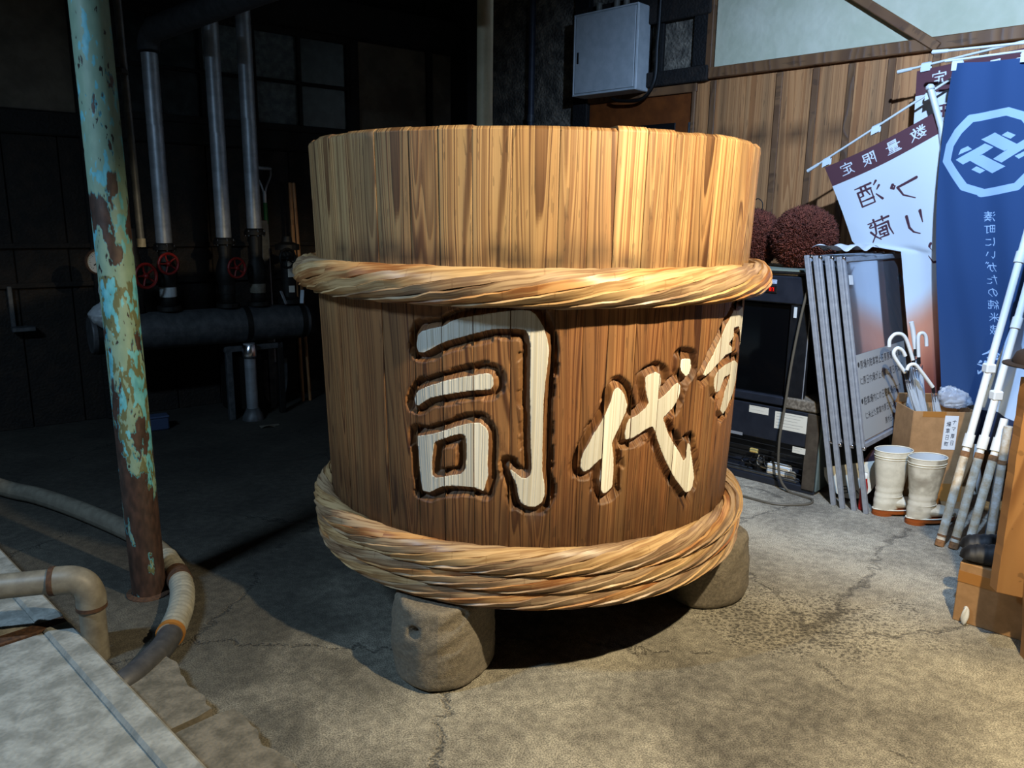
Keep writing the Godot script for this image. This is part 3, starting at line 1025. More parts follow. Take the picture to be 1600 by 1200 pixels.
# a hoop: strips of split bamboo twisted round each other and round the vat
func hoop(vat_: Node3D, h: float, rb: float, count: int, turns: int, wide: float, sd_: int, off: float) -> void:
	var rc := vat_r(h) + off
	var core := Shape.new()
	var ring := []
	for i in 97:
		var a := TAU * i / 96
		ring.append(Vector3(sin(a) * rc, h, cos(a) * rc))
	core.tube(ring, rb * .72, 10, false)
	var root := part("hoop", core, M.hoop_core, vat_)
	var nz := noise(1.0, 40 + sd_, 2)
	var forms := []
	var seg := 260
	for f in 4:
		var st := Shape.new()
		for i in seg + 1:
			var a := TAU * i / seg
			var k := TAU * float(i % seg) / seg
			var n1 := nz.get_noise_2d(cos(k) * 6 + f * 31, sin(k) * 6)
			var n2 := nz.get_noise_2d(cos(k) * 7 + f * 57, sin(k) * 7)
			var ph := turns * a + n1 * .10
			var r := rb * (1.0 + n2 * .05)
			var w := wide * (1.0 + n1 * .2)
			var tilt := .14 + n2 * .06
			var e := Vector3(sin(a), 0, cos(a))
			var nrm := e * cos(ph) + UP * sin(ph)
			var q := -e * sin(ph) + UP * cos(ph)
			var c := e * rc + UP * h + nrm * r
			for x in [[-.5, -.008], [-.46, -.001], [-.46, -.001], [-.16, .0010], [.16, .0018], [.46, .0014], [.46, .0014], [.5, -.008]]:
				var p: Vector3 = c + q * (x[0] * w) + nrm * (x[1] + x[0] * w * tilt)
				var flat := Vector2(p.x, p.z)
				var least := vat_r(p.y) + .001
				if flat.length() < least:
					flat = flat.normalized() * least
					p = Vector3(flat.x, p.y, flat.y)
				st.add(p, Vector2(x[0] + .5, i * 6.0 / seg + f * .27))
		for i in seg:
			for j in [0, 2, 3, 4, 6]:
				var q: int = i * 8 + j
				st.quad(q, q + 8, q + 9, q + 1)
		forms.append(st.mesh())
	for k in count:
		var turn := TAU * k / count / turns
		again("bamboo_strip", forms[(k * 7 + sd_) % 4], root, Transform3D(Basis(UP, turn), Vector3.ZERO), M["bamboo%d" % ([0, 1, 0, 2, 0, 1, 2][(k * 3 + sd_) % 7] if sd_ == 1 else [2, 0, 2, 1, 2, 0, 2][(k * 3 + sd_) % 7])])


func stones() -> void:
	var spots := [[Vector3(-.225, 0, -2.415), .182, .3, "squat rounded stone under the front of the vat, with a drilled hole"], [Vector3(.80, 0, -2.965), .172, 2.0, "rounded stone under the right side of the vat"], [Vector3(-.42, 0, -3.62), .17, 4.0, "rounded stone under the far side of the vat"]]
	for k in 3:
		var c: Vector3 = spots[k][0]
		var r0: float = spots[k][1]
		var nz := noise(1.0, 60 + k, 4)
		var st := Shape.new()
		var nu := 72
		var nv := 44
		for j in nv + 1:
			var t := float(j) / nv
			for i in nu + 1:
				var a := TAU * (i % nu) / nu
				# side from t .1 to .8, then the flat top; rounded between
				var y: float
				var r: float
				if t < .12:
					r = r0 * (.80 + .16 * sin(t / .12 * PI / 2))
					y = .03 * (1.0 - cos(t / .12 * PI / 2))
				elif t < .72:
					var q := (t - .12) / .6
					r = r0 * (.96 + .05 * sin(q * PI) - .05 * q)
					y = .03 + .215 * q
				elif t < .85:
					var q := (t - .72) / .13
					r = r0 * (.91 - .13 * (1.0 - cos(q * PI / 2)))
					y = .245 + .036 * sin(q * PI / 2)
				else:
					r = r0 * .78 * (1.0 - (t - .85) / .15)
					y = .281
				var sq := 1.0 + .05 * cos(3 * a + k) + .03 * cos(2 * a + 1.0 + k * 2)
				var p := Vector3(sin(a) * r * sq, y, cos(a) * r * sq)
				p += Vector3(sin(a), .25 if t > .1 and t < .85 else 0.0, cos(a)) * (nz.get_noise_3d(p.x * 9, p.y * 9, p.z * 9) * .010 + nz.get_noise_3d(p.x * 60, p.y * 60, p.z * 60) * .0022)
				if k == 0:
					# a drilled hole and two chisel scars facing the camera
					var hole := Vector2(a - TAU * (.924), (y - .205) / r0).length()
					if a > PI and hole < .13:
						p -= Vector3(sin(a), 0, cos(a)) * .03 * (1.0 - smoothstep(.05, .13, hole))
					for sc in [Vector2(.30, .235), Vector2(.30, .165)]:
						var q := Vector2((a - sc.x) / .34, (y - sc.y - .07 * (a - sc.x)) / .025).length()
						if q < 1.0:
							p -= Vector3(sin(a), 0, cos(a)) * .010 * (1.0 - q * q) * (1.0 + .5 * nz.get_noise_2d(a * 60, y * 300))
				if t >= .72 and p.y > .283:
					p.y = .283
				st.add(p, Vector2(float(i) / nu, t))
		for j in nv:
			for i in nu:
				var q := j * (nu + 1) + i
				st.quad(q, q + 1, q + nu + 2, q + nu + 1)
		var o := part("base_stone", st, M.stone, self, at(c, 0.0))
		tag(o, spots[k][3], "stone", "stones that carry the vat")


# ------------------------------------------------------------------ pipework along the left wall
func hand_wheel(c: Vector3, facing: Vector3, r: float, m: Material, parent: Node) -> void:
	var q := Transform3D(Basis.looking_at(facing, UP) * Basis(Vector3.RIGHT, PI / 2), c)
	var rim := []
	for i in 25:
		rim.append(q * Vector3(cos(TAU * i / 24) * r, 0, sin(TAU * i / 24) * r))
	var st := Shape.new().tube(rim, r * .14, 8, false)
	for k in 5:
		var a := TAU * k / 5
		st.tube([q * Vector3.ZERO, q * Vector3(cos(a) * r * .5, .006, sin(a) * r * .5), q * Vector3(cos(a) * r, 0, sin(a) * r)], r * .1, 6)
	st.lathe(q, [Vector2(0, -.015), Vector2(r * .24, -.012), Vector2(r * .24, .014), Vector2(0, .018)], 12)
	var w := part("hand_wheel", st, m, parent)
	part("stem", Shape.new().tube([c, c - facing * .13], .011, 8), M.iron, w)

func left_side() -> void:
	# the fat steel header pipe
	var o := thing("header_pipe", "fat grey steel header pipe lying low along the dark left wall", "pipe", lw(-.26, .715, 0))
	part("pipe", Shape.new().tube([Vector3(-.75, 0, 0), Vector3(-.74, 0, 0), Vector3(.74, 0, 0), Vector3(.75, 0, 0)], [.12, .13, .13, .12], 32), M.dull_steel, o)
	for x in [-.70, .28, .70]:
		part("band", Shape.new().tube([Vector3(x - .02, 0, 0), Vector3(x + .02, 0, 0)], .134, 32), M.iron, o)
	var f := thing("pipe_stand", "dark steel stand with a grey leg pipe under the header pipe", "stand", lw(.08, 0, 0))
	part("leg", Shape.new().boxat(Vector3(-.19, .28, -.02), Vector3(.045, .56, .045)), M.dull_steel, f)
	part("leg", Shape.new().boxat(Vector3(.2, .28, -.02), Vector3(.045, .56, .045)), M.iron, f)
	part("crossbar", Shape.new().boxat(Vector3(0, .535, -.02), Vector3(.44, .045, .045)), M.dull_steel, f)
	var d := part("drain_pipe", Shape.new().tube([Vector3(-.06, .0, .06), Vector3(-.06, .5, .06), Vector3(-.06, .58, .06)], .042, 18), M.steel, f)
	part("union", Shape.new().lathe(Transform3D(Basis(), Vector3(-.06, .47, .06)), [Vector2(.05, 0), Vector2(.056, .02), Vector2(.05, .1), Vector2(0, .1)], 12), M.chrome, d)
	part("foot_collar", Shape.new().lathe(Transform3D(Basis(), Vector3(-.06, .0, .06)), [Vector2(.08, 0), Vector2(.075, .03), Vector2(.045, .09), Vector2(0, .09)], 14), M.dull_steel, d)
	part("tank", Shape.new().boxat(Vector3(-.04, .26, -.2), Vector3(.26, .46, .24), .02), M.iron, f)
	# three bright risers
	var risers := [[-.50, 1.30, 2.53, "leftmost of the three silver riser pipes, meeting a dark overhead pipe"], [-.095, 1.335, 4.2, "middle silver riser pipe of the three on the left"], [.13, 1.40, 4.2, "rightmost of the three silver riser pipes, beside the shovel"]]
	for k in 3:
		var s: float = risers[k][0]
		var lo: float = risers[k][1]
		var hi: float = risers[k][2]
		var r := thing("riser_pipe", risers[k][3], "pipe", lw(s, .848, 0), "silver riser pipes")
		var b := lo - .848
		var y1: float = [2.08, 2.06, 2.17][k] - .848
		part("pipe", Shape.new().tube([Vector3(0, b, 0), Vector3(0, y1 - .003, 0)], .052, 24).tube([Vector3(0, y1 - .003, 0), Vector3(0, y1 + .003, 0)], .049, 24, false).tube([Vector3(0, y1 + .003, 0), Vector3(0, hi - .848, 0)], .052, 24), M.steel, r)
		part("flange", Shape.new().lathe(Transform3D(), [Vector2(0, b - .035), Vector2(.075, b - .035), Vector2(.075, b - .012), Vector2(.066, b - .012), Vector2(.066, b), Vector2(.058, b + .012), Vector2(0, b + .012)], 20, true), M.iron, r)
		for q in 6:
			part("bolt", Shape.new().lathe(Transform3D(Basis(), Vector3(sin(q * TAU / 6) * .064, b - .045, cos(q * TAU / 6) * .064)), [Vector2(0, 0), Vector2(.008, 0), Vector2(.008, .045), Vector2(0, .05)], 6, true), M.chrome, r)
		part("valve_body", Shape.new().lathe(Transform3D(), [Vector2(0, .03), Vector2(.05, .03), Vector2(.05, .1), Vector2(.042, .12), Vector2(.065, .19), Vector2(.072, .25), Vector2(.06, .31), Vector2(.042, .36), Vector2(.05, b - .04), Vector2(0, b - .03)], 20), M.iron, r)
		part("pipe_sleeve", Shape.new().lathe(Transform3D(), [Vector2(.053, .095), Vector2(.056, .1), Vector2(.056, .17), Vector2(.053, .175)], 20), [M.white_metal, M.iron, M.pvc][k], r)
		hand_wheel(Vector3([-.02, .03, .18][k], [.33, .29, .35][k], .15), Vector3([.25, .3, .3][k], 0, 1).normalized(), .068, [M.red_paint, M.red_paint, M.iron][k], r)
		part("lower_flange", Shape.new().lathe(Transform3D(), [Vector2(0, 0), Vector2(.08, 0), Vector2(.08, .03), Vector2(0, .03)], 20, true), M.iron, r)
	var v := thing("gate_valve", "small valve with a bright red wheel right behind the green post", "valve", lw(-.70, .848, .0))
	part("body", Shape.new().lathe(Transform3D(), [Vector2(0, 0), Vector2(.05, 0), Vector2(.04, .06), Vector2(.06, .2), Vector2(.05, .3), Vector2(.03, .42), Vector2(.03, .56), Vector2(0, .56)], 18), M.iron, v)
	hand_wheel(Vector3(.03, .255, .17), Vector3(.45, 0, 1).normalized(), .078, M.red_paint, v)
	# the dark pipe overhead that comes off the first riser
	M.lagging = mottled(Color(.2, .21, .23), Color(.28, .29, .31), .4, 84, .7)
	var bd := Vector3(.15, 0, .989)
	var ov := thing("overhead_pipe", "dark lagged pipe running overhead from the leftmost silver riser", "pipe", lw(-.50, 2.54, 0))
	part("elbow", Shape.new().tube(curve([Vector3(0, 0, 0), Vector3(0, .05, 0), Vector3(0, .1, .0) + bd * .05, Vector3(0, .12, 0) + bd * .15]), .068, 20), M.lagging, ov)
	part("pipe", Shape.new().tube([Vector3(0, .12, 0) + bd * .12, Vector3(0, .12, 0) + bd * 3.2], .075, 24), M.lagging, ov)
	# gauge and the bag under it
	var g := thing("pressure_gauge", "round white-faced pressure gauge left of the green post", "gauge", lw(-.93, .852, .0))
	part("stem", Shape.new().tube([Vector3(0, .0, 0), Vector3(0, .05, 0), Vector3(0, .1, .05), Vector3(0, .29, .06)], .012, 10), M.iron, g)
	var gq := Transform3D(Basis.looking_at(Vector3(.16, 0, 1).normalized(), UP) * Basis(Vector3.RIGHT, -PI / 2), Vector3(0, .345, .10))
	part("case", Shape.new().lathe(gq, [Vector2(0, -.045), Vector2(.07, -.045), Vector2(.085, -.02), Vector2(.085, .005), Vector2(.074, .012), Vector2(.072, .0)], 28), M.rust, g)
	var im := canvas(128, 128, Color(.74, .76, .76))
	for i in 25:
		var a := lerpf(-2.35, 2.35, i / 24.0)
		var p := Vector2(sin(a), -cos(a))
		ink(im, Vector2(64, 64) + p * 54, Vector2(64, 64) + p * (44 if i % 4 == 0 else 49), 1.0, 1.0, Color(.12, .12, .12))
	var dial := Shape.new()
	var c0 := dial.add(gq * Vector3(0, .002, 0), Vector2(.5, .5))
	for i in 33:
		var a := TAU * i / 32
		dial.add(gq * Vector3(sin(a) * .072, .002, cos(a) * .072), Vector2(.5 - sin(a) * .5, .5 - cos(a) * .5))
	for i in 32:
		dial.tri(c0, c0 + 1 + i, c0 + 2 + i)
	part("dial", dial, printed(im, .4), g)
	part("needle", Shape.new().bar(gq * Vector3(.035, .006, -.02), gq * Vector3(-.045, .006, .03), .007, .002, .0005, gq.basis.y), M.black, g)
	var bag := thing("plastic_bag", "small tied plastic bag hanging below the pressure gauge", "bag", lw(-.94, .77, .20))
	var film: StandardMaterial3D = mottled(Color(.66, .69, .72), Color(.76, .79, .81), .3, 81, .35)
	film.backlight_enabled = true
	film.backlight = Color(.3, .3, .3)
	var nz := noise(1.0, 82, 3)
	part("sack", Shape.new().sheet(28, 22, func(u: float, w: float) -> Vector3:
		var a := TAU * fmod(u, 1.0)
		var prof := sin(clampf(w * 1.12, 0, 1) * PI * .93) * .088 + .008
		if w > .86:
			prof = lerpf(.03, .012, (w - .86) / .14)
		var r := prof * (1.0 + .18 * nz.get_noise_3d(cos(a) * 4, sin(a) * 4, w * 7))
		return Vector3(cos(a) * r + (1.0 - w) * .0, w * .2, -sin(a) * r)), film, bag)
	part("handle", Shape.new().tube(curve([Vector3(0, .19, 0), Vector3(-.015, .24, -.05), Vector3(.01, .30, -.118), Vector3(.012, .24, -.07), Vector3(.008, .19, 0)]), .006, 6), film, bag)
	# the tall dark strainer at the right end
	var pu := thing("steam_strainer", "tall black pump body with a pale label at the end of the header pipe", "pump", lw(.37, .853, 0))
	part("body", Shape.new().lathe(Transform3D(), [Vector2(0, 0), Vector2(.085, 0), Vector2(.085, .03), Vector2(.055, .05), Vector2(.055, .36), Vector2(.05, .40), Vector2(.09, .40), Vector2(.09, .44), Vector2(.04, .46), Vector2(.035, .5), Vector2(0, .5)], 22, true), M.iron, pu)
	part("label", Shape.new().boxat(Vector3(.0, .26, .056), Vector3(.05, .12, .004), .001), M.paper, pu)
	part("label", Shape.new().boxat(Vector3(.0, .11, .056), Vector3(.045, .05, .004), .001), M.paper, pu)
	for s in [-1, 1]:
		part("bracket", Shape.new().bar(Vector3(.06 * s, .0, .085), Vector3(.085 * s, .1, .05), .03, .008), M.steel, pu)
	# tools against the wall
	var sh := thing("shovel", "upright shovel with a metal D-handle and a green band on its shaft", "shovel", lw(.315, 0, -.26))
	part("handle_grip", Shape.new().tube([Vector3(-.06, 1.855, 0), Vector3(.06, 1.855, 0)], .014, 12), M.steel, sh)
	for s in [-1.0, 1.0]:
		part("fork", Shape.new().tube(curve([Vector3(.056 * s, 1.855, 0), Vector3(.052 * s, 1.80, 0), Vector3(.018 * s, 1.72, 0), Vector3(.004 * s, 1.66, 0)]), .008, 8), M.steel, sh)
	part("shaft", Shape.new().tube([Vector3(0, 1.69, 0), Vector3(.01, .36, 0)], .014, 12), M.steel, sh)
	part("band", Shape.new().tube([Vector3(.001, 1.60, 0), Vector3(.002, 1.44, 0)], .0155, 12), mat(Color(.05, .35, .16), .5), sh)
	part("blade", Shape.new().sheet(8, 10, func(u: float, w: float) -> Vector3:
		var wd := .11 * (1.0 - pow(w, 4) * .8)
		return Vector3((u - .5) * 2 * wd, lerpf(.38, .0, w), -.02 * cos((u - .5) * PI) + .01)), M.dull_steel, sh)
	for k in 2:
		var st := thing("wooden_stick", ["pale wooden stick left of a pair leaning behind the vat", "pale wooden stick right of a pair, nearest the vat rim"][k], "stick", lw([.545, .575][k], 0, -.3), "wooden sticks behind the vat")
		part("rod", Shape.new().bar(Vector3([.012, .045][k], 0, .02), Vector3(0, 1.76, -.02), .026, .02, .004), M.wallboard0, st)
	tag(part("grey_plank", Shape.new().boxat(Vector3(0, .735, 0), Vector3(.055, 1.47, .025), .004), M.dull_steel, self, lw(.275, 0, -.2)), "narrow grey plank standing left of the shovel", "plank")
	var bb := thing("blue_box", "little dull blue box on the dark floor behind the green post", "box", at(Vector3(-2.52, 0, -5.36), .6))
	part("box", Shape.new().boxat(Vector3(0, .045, 0), Vector3(.12, .09, .1), .008), mat(Color(.2, .26, .38), .6), bb)
	part("lid", Shape.new().boxat(Vector3(0, .095, 0), Vector3(.13, .015, .11), .005), mat(Color(.24, .3, .42), .6), bb)
	tag(part("paper_scrap", Shape.new().sheet(5, 3, func(u: float, w: float) -> Vector3: return Vector3(u * .14 - .07, .004 + .012 * sin(u * 5) * w, w * .08)), M.pvc, self, at(Vector3(-1.78, 0, -5.5), .5)), "crumpled pale scrap on the floor at the pipe stand's foot", "scrap")
	# free standing service pipes
	var wp := thing("vent_pipe", "pale cream pipe rising straight up behind the vat", "pipe", at(Vector3(-.17, 0, -4.5)))
	part("pipe", Shape.new().tube([Vector3.ZERO, Vector3(0, 4.2, 0)], .044, 24), mottled(Color(.76, .72, .60), Color(.82, .78, .66), .6, 85, .5), wp)
	part("coupling", Shape.new().tube([Vector3(0, 1.1, 0), Vector3(0, 1.2, 0)], .051, 24), M.pvc, wp)
	var cd := thing("wall_conduit", "thin blue-grey conduit on the rough plaster right of the cream pipe", "conduit", rw(-2.868, 0, .04))
	part("pipe", Shape.new().tube([Vector3(0, 0, 0), Vector3(0, 4.2, 0)], .028, 16), mottled(Color(.2, .22, .27), Color(.27, .29, .34), .5, 86, .5), cd)
	part("coupling", Shape.new().tube([Vector3(0, 2.33, 0), Vector3(0, 2.39, 0)], .036, 16), M.dull_steel, cd)
	# the white cabinet on the right wall
	var cb := thing("electrical_cabinet", "white steel wall cabinet above the vat's right rim", "cabinet", rw(-1.979, 2.774, .02))
	part("body", Shape.new().boxat(Vector3(0, 0, .08), Vector3(.61, .61, .16), .006), M.white_metal, cb)
	var dr := part("door", Shape.new().boxat(Vector3(0, 0, .166), Vector3(.57, .57, .008), .003), M.white_metal, cb)
	part("handle", Shape.new().boxat(Vector3(-.255, -.02, .172), Vector3(.018, .085, .006), .002), M.black, dr)
	part("rim", Shape.new().boxat(Vector3(0, .298, .165), Vector3(.61, .012, .012), .002).boxat(Vector3(0, -.298, .165), Vector3(.61, .012, .012), .002).boxat(Vector3(.298, 0, .165), Vector3(.012, .59, .012), .002).boxat(Vector3(-.298, 0, .165), Vector3(.012, .59, .012), .002), M.white_metal, cb)
	for x in [-.13, .04, .13]:
		part("gland", Shape.new().tube([Vector3(x, .303, .08), Vector3(x, .38, .08)], .024, 12), M.pvc, cb)
	tag(part("black_cable", Shape.new().tube(curve([Vector3(.02, -.335, .09), Vector3(.1, -.36, .09), Vector3(.29, -.36, .075), Vector3(.40, -.24, .075), Vector3(.41, .02, .075), Vector3(.42, .3, .075), Vector3(.42, 1.5, .075)], 8), .013, 10), M.black, self, rw(-1.979, 2.774, .0)), "black cable looping from under the white cabinet", "cable")


# ------------------------------------------------------------------ near left: post, pipes, slab
func near_left() -> void:
	var n := 1024
	var w := 256
	var a := field(w, n, .012, 201, 5)
	var b := field(w, n, .05, 202, 4)
	var c := field(w, n, .02, 203, 4)
	var px := PackedByteArray()
	px.resize(w * n * 3)
	var hm := PackedByteArray()
	hm.resize(w * n)
	for j in n:
		var h := 4.2 * (1.0 - float(j) / n)
		for i in w:
			var q := j * w + i
			var na := a[q] / 255.0 - .5
			var nb := b[q] / 255.0 - .5
			var nc := c[q] / 255.0 - .5
			# how far the paint has gone: sound at the top, patchy at hand height, bare at the foot
			var gone := -.32 + .35 * exp(-pow((h - 1.48) / .17, 2)) + .55 * smoothstep(1.0, .25, h) + .08 * smoothstep(1.3, 1.0, h)
			var k := Color(.43, .54, .48).lerp(Color(.50, .60, .53), .5 + nb)
			if h < 1.28 and nc > -.02:
				k = Color(.33, .35, .24).lerp(Color(.4, .42, .3), .5 + nb)
			if nc + nb * .7 > .25 - .13 * smoothstep(2.0, 1.0, h):
				k = Color(.27, .56, .62).lerp(Color(.40, .68, .74), .5 + nb * 1.6)
			var g := na * 1.1 + nb * .35 + gone
			hm[q] = 150
			if g > .0:
				k = Color(.17, .125, .11).lerp(Color(.29, .21, .18), clampf(.5 + nb * 1.4, 0, 1))
				if g < .035:
					k = Color(.25, .5, .55)
				hm[q] = 110 + int(nb * 60)
			elif nb + nc * .4 < -.36:
				k = Color(.12, .1, .09)
				hm[q] = 120
			px[q * 3] = clampi(int(k.r * 255), 0, 255)
			px[q * 3 + 1] = clampi(int(k.g * 255), 0, 255)
			px[q * 3 + 2] = clampi(int(k.b * 255), 0, 255)
	var pm := mat(Color.WHITE, .55)
	pm.albedo_texture = tex(w, n, px)
	pm.normal_enabled = true
	pm.normal_texture = bump(w, n, hm, 2.0)
	var st := Shape.new()
	st.sheet(32, 40, func(u: float, v: float) -> Vector3:
		var t := TAU * u + 2.6
		return Vector3(cos(t) * .064 - .045 * (1.0 - v), 4.2 * (1.0 - v), sin(t) * .064))
	var o := thing("steel_post", "steel post with flaking green and turquoise paint over brown rust", "post", at(Vector3(-1.46, 0, -2.9)))
	var sh := Shape.new()
	sh.sheet(32, 40, func(u: float, v: float) -> Vector3:
		var t := -TAU * u + 2.6
		return Vector3(cos(t) * .064 - .045 * (1.0 - v), 4.2 * (1.0 - v), -sin(t) * .064))
	part("pole", st, pm, o)
	part("foot_ring", Shape.new().lathe(Transform3D(), [Vector2(.085, 0), Vector2(.085, .008), Vector2(.066, .012)], 24), M.rust, o)
	var cn := thing("thin_conduit", "thin grey conduit hanging down just behind the green post", "conduit", at(Vector3(-1.435, 1.39, -3.03)))
	part("pipe", Shape.new().tube([Vector3(-.0, 0, 0), Vector3(-.012, .9, 0), Vector3(-.035, 2.81, 0)], .014, 12), M.dull_steel, cn)
	part("end_cap", Shape.new().tube([Vector3(0, -.012, 0), Vector3(0, .02, 0)], .017, 12), M.pvc, cn)
	part("clip", Shape.new().boxat(Vector3(-.014, .62, .034), Vector3(.05, .02, .052), .003), M.iron, cn)

	# slab: x runs along its open edge towards the camera, z away from the vat
	var S := Transform3D(Basis(Vector3(.7248, 0, .689), UP, Vector3(-.689, 0, .7248)), Vector3(-1.57, 0, -2.51))
	var slabs := [[.03, 2.4, "pale mottled concrete slab in the near left corner"], [-2.0, -.03, "pale concrete slab beyond the rusty strip"]]
	for k in 2:
		var x0: float = slabs[k][0]
		var x1: float = slabs[k][1]
		var s := thing("concrete_slab", slabs[k][2], "slab", S * Transform3D(Basis(), Vector3((x0 + x1) / 2, 0, 0)))
		part("slab", Shape.new().boxat(Vector3(0, .045, 1.0), Vector3(x1 - x0, .09, 1.86), .008), M.concrete, s)
		part("raised_edge", Shape.new().boxat(Vector3(0, .0525, .04), Vector3(x1 - x0, .105, .085), .01), M.concrete, s)
	tag(part("rusty_strip", Shape.new().boxat(Vector3(0, .048, .96), Vector3(.06, .1, 1.92), .004), M.rust, self, S), "rusty steel strip between the two concrete slabs", "strip")
	var nz := noise(1.0, 91, 4)
	for k in 3:
		var x0: float = [.40, .82, 1.35][k]
		var x1: float = [.80, 1.32, 2.3][k]
		var poly := PackedVector2Array()
		for i in 13:
			poly.append(Vector2(lerpf(x0, x1, i / 12.0), .012))
		for i in 41:
			var x := lerpf(x1, x0, i / 40.0)
			poly.append(Vector2(x, [.17, .20, .17][k] + .04 * nz.get_noise_2d(x * 3.5, k * 3) - (.05 if i == 40 or i == 0 else 0.0)))
		var kb := Transform3D(S.basis * Basis(Vector3.RIGHT, -PI / 2), S.origin)
		tag(part("kerb_piece", Shape.new().plate(kb, poly, [.05, .045, .05][k]), M.kerb, self), ["broken concrete kerb piece nearest the grey hose end", "worn concrete kerb piece in the middle along the slab edge", "concrete kerb piece nearest the camera at the slab edge"][k], "kerb", "broken kerb pieces")

	var pv := thing("elbow_pipe", "beige plastic pipe with an elbow turning down beside the slab", "pipe", at(Vector3(-1.42, 0, -2.42)))
	var go := Vector3(-.96, 0, .27)
	part("upright", Shape.new().tube([Vector3(0, .0, 0), Vector3(0, .24, 0)], .041, 24), M.pvc, pv)
	part("elbow", Shape.new().tube(curve([Vector3(0, .2, 0), Vector3(0, .235, 0), go * .015 + Vector3(0, .275, 0), go * .05 + Vector3(0, .297, 0), go * .11 + Vector3(0, .30, 0)]), .0475, 24), M.pvc, pv)
	part("run", Shape.new().tube([go * .1 + Vector3(0, .30, 0), go * 1.7 + Vector3(0, .295, 0)], .041, 24), M.pvc, pv)
	part("glue_line", Shape.new().tube([go * .1 + Vector3(0, .30, 0), go * .116 + Vector3(0, .30, 0)], .049, 24), M.rust, pv)
	part("glue_line", Shape.new().tube([Vector3(0, .19, 0), Vector3(0, .203, 0)], .049, 24), M.rust, pv)

	var hs := thing("floor_hose", "long pale hose curving over the floor behind the green post", "hose", at(Vector3(-1.25, .045, -2.7)))
	var base := Vector3(-1.25, 0, -2.7)
	var pts := []
	for p in [Vector3(-3.6, 0, -4.5), Vector3(-2.78, 0, -4.0), Vector3(-2.48, 0, -3.86), Vector3(-2.13, 0, -3.65), Vector3(-1.72, 0, -3.36), Vector3(-1.49, 0, -3.13)]:
		pts.append(p - base)
	part("far_length", Shape.new().tube(curve(pts, 8), .044, 20), M.pvc, hs)
	var ribs := []
	var rad := []
	var near := curve([Vector3(-1.49, 0, -3.13) - base, Vector3(-1.33, 0, -2.9) - base, Vector3(-1.245, .0, -2.7) - base, Vector3(-1.2, 0, -2.5) - base], 26)
	for i in near.size():
		ribs.append(near[i])
		rad.append(.045 + .0018 * sin(i * 1.9))
	part("ribbed_length", Shape.new().tube(ribs, rad, 22), mottled(Color(.52, .51, .47), Color(.64, .63, .58), .3, 93, .6), hs)
	part("collar", Shape.new().tube([near[near.size() - 5], near[near.size() - 1]], .0495, 22), M.tape, hs)
	part("collar", Shape.new().tube([near[18], near[25]], .0485, 22), M.rust, hs)
	part("grey_end", Shape.new().tube(curve([Vector3(-1.2, 0, -2.52) - base, Vector3(-1.19, 0, -2.4) - base, Vector3(-1.205, 0, -2.26) - base, Vector3(-1.225, -.003, -2.2) - base, Vector3(-1.235, -.03, -2.17) - base]), .041, 22), M.grey_pvc, hs)


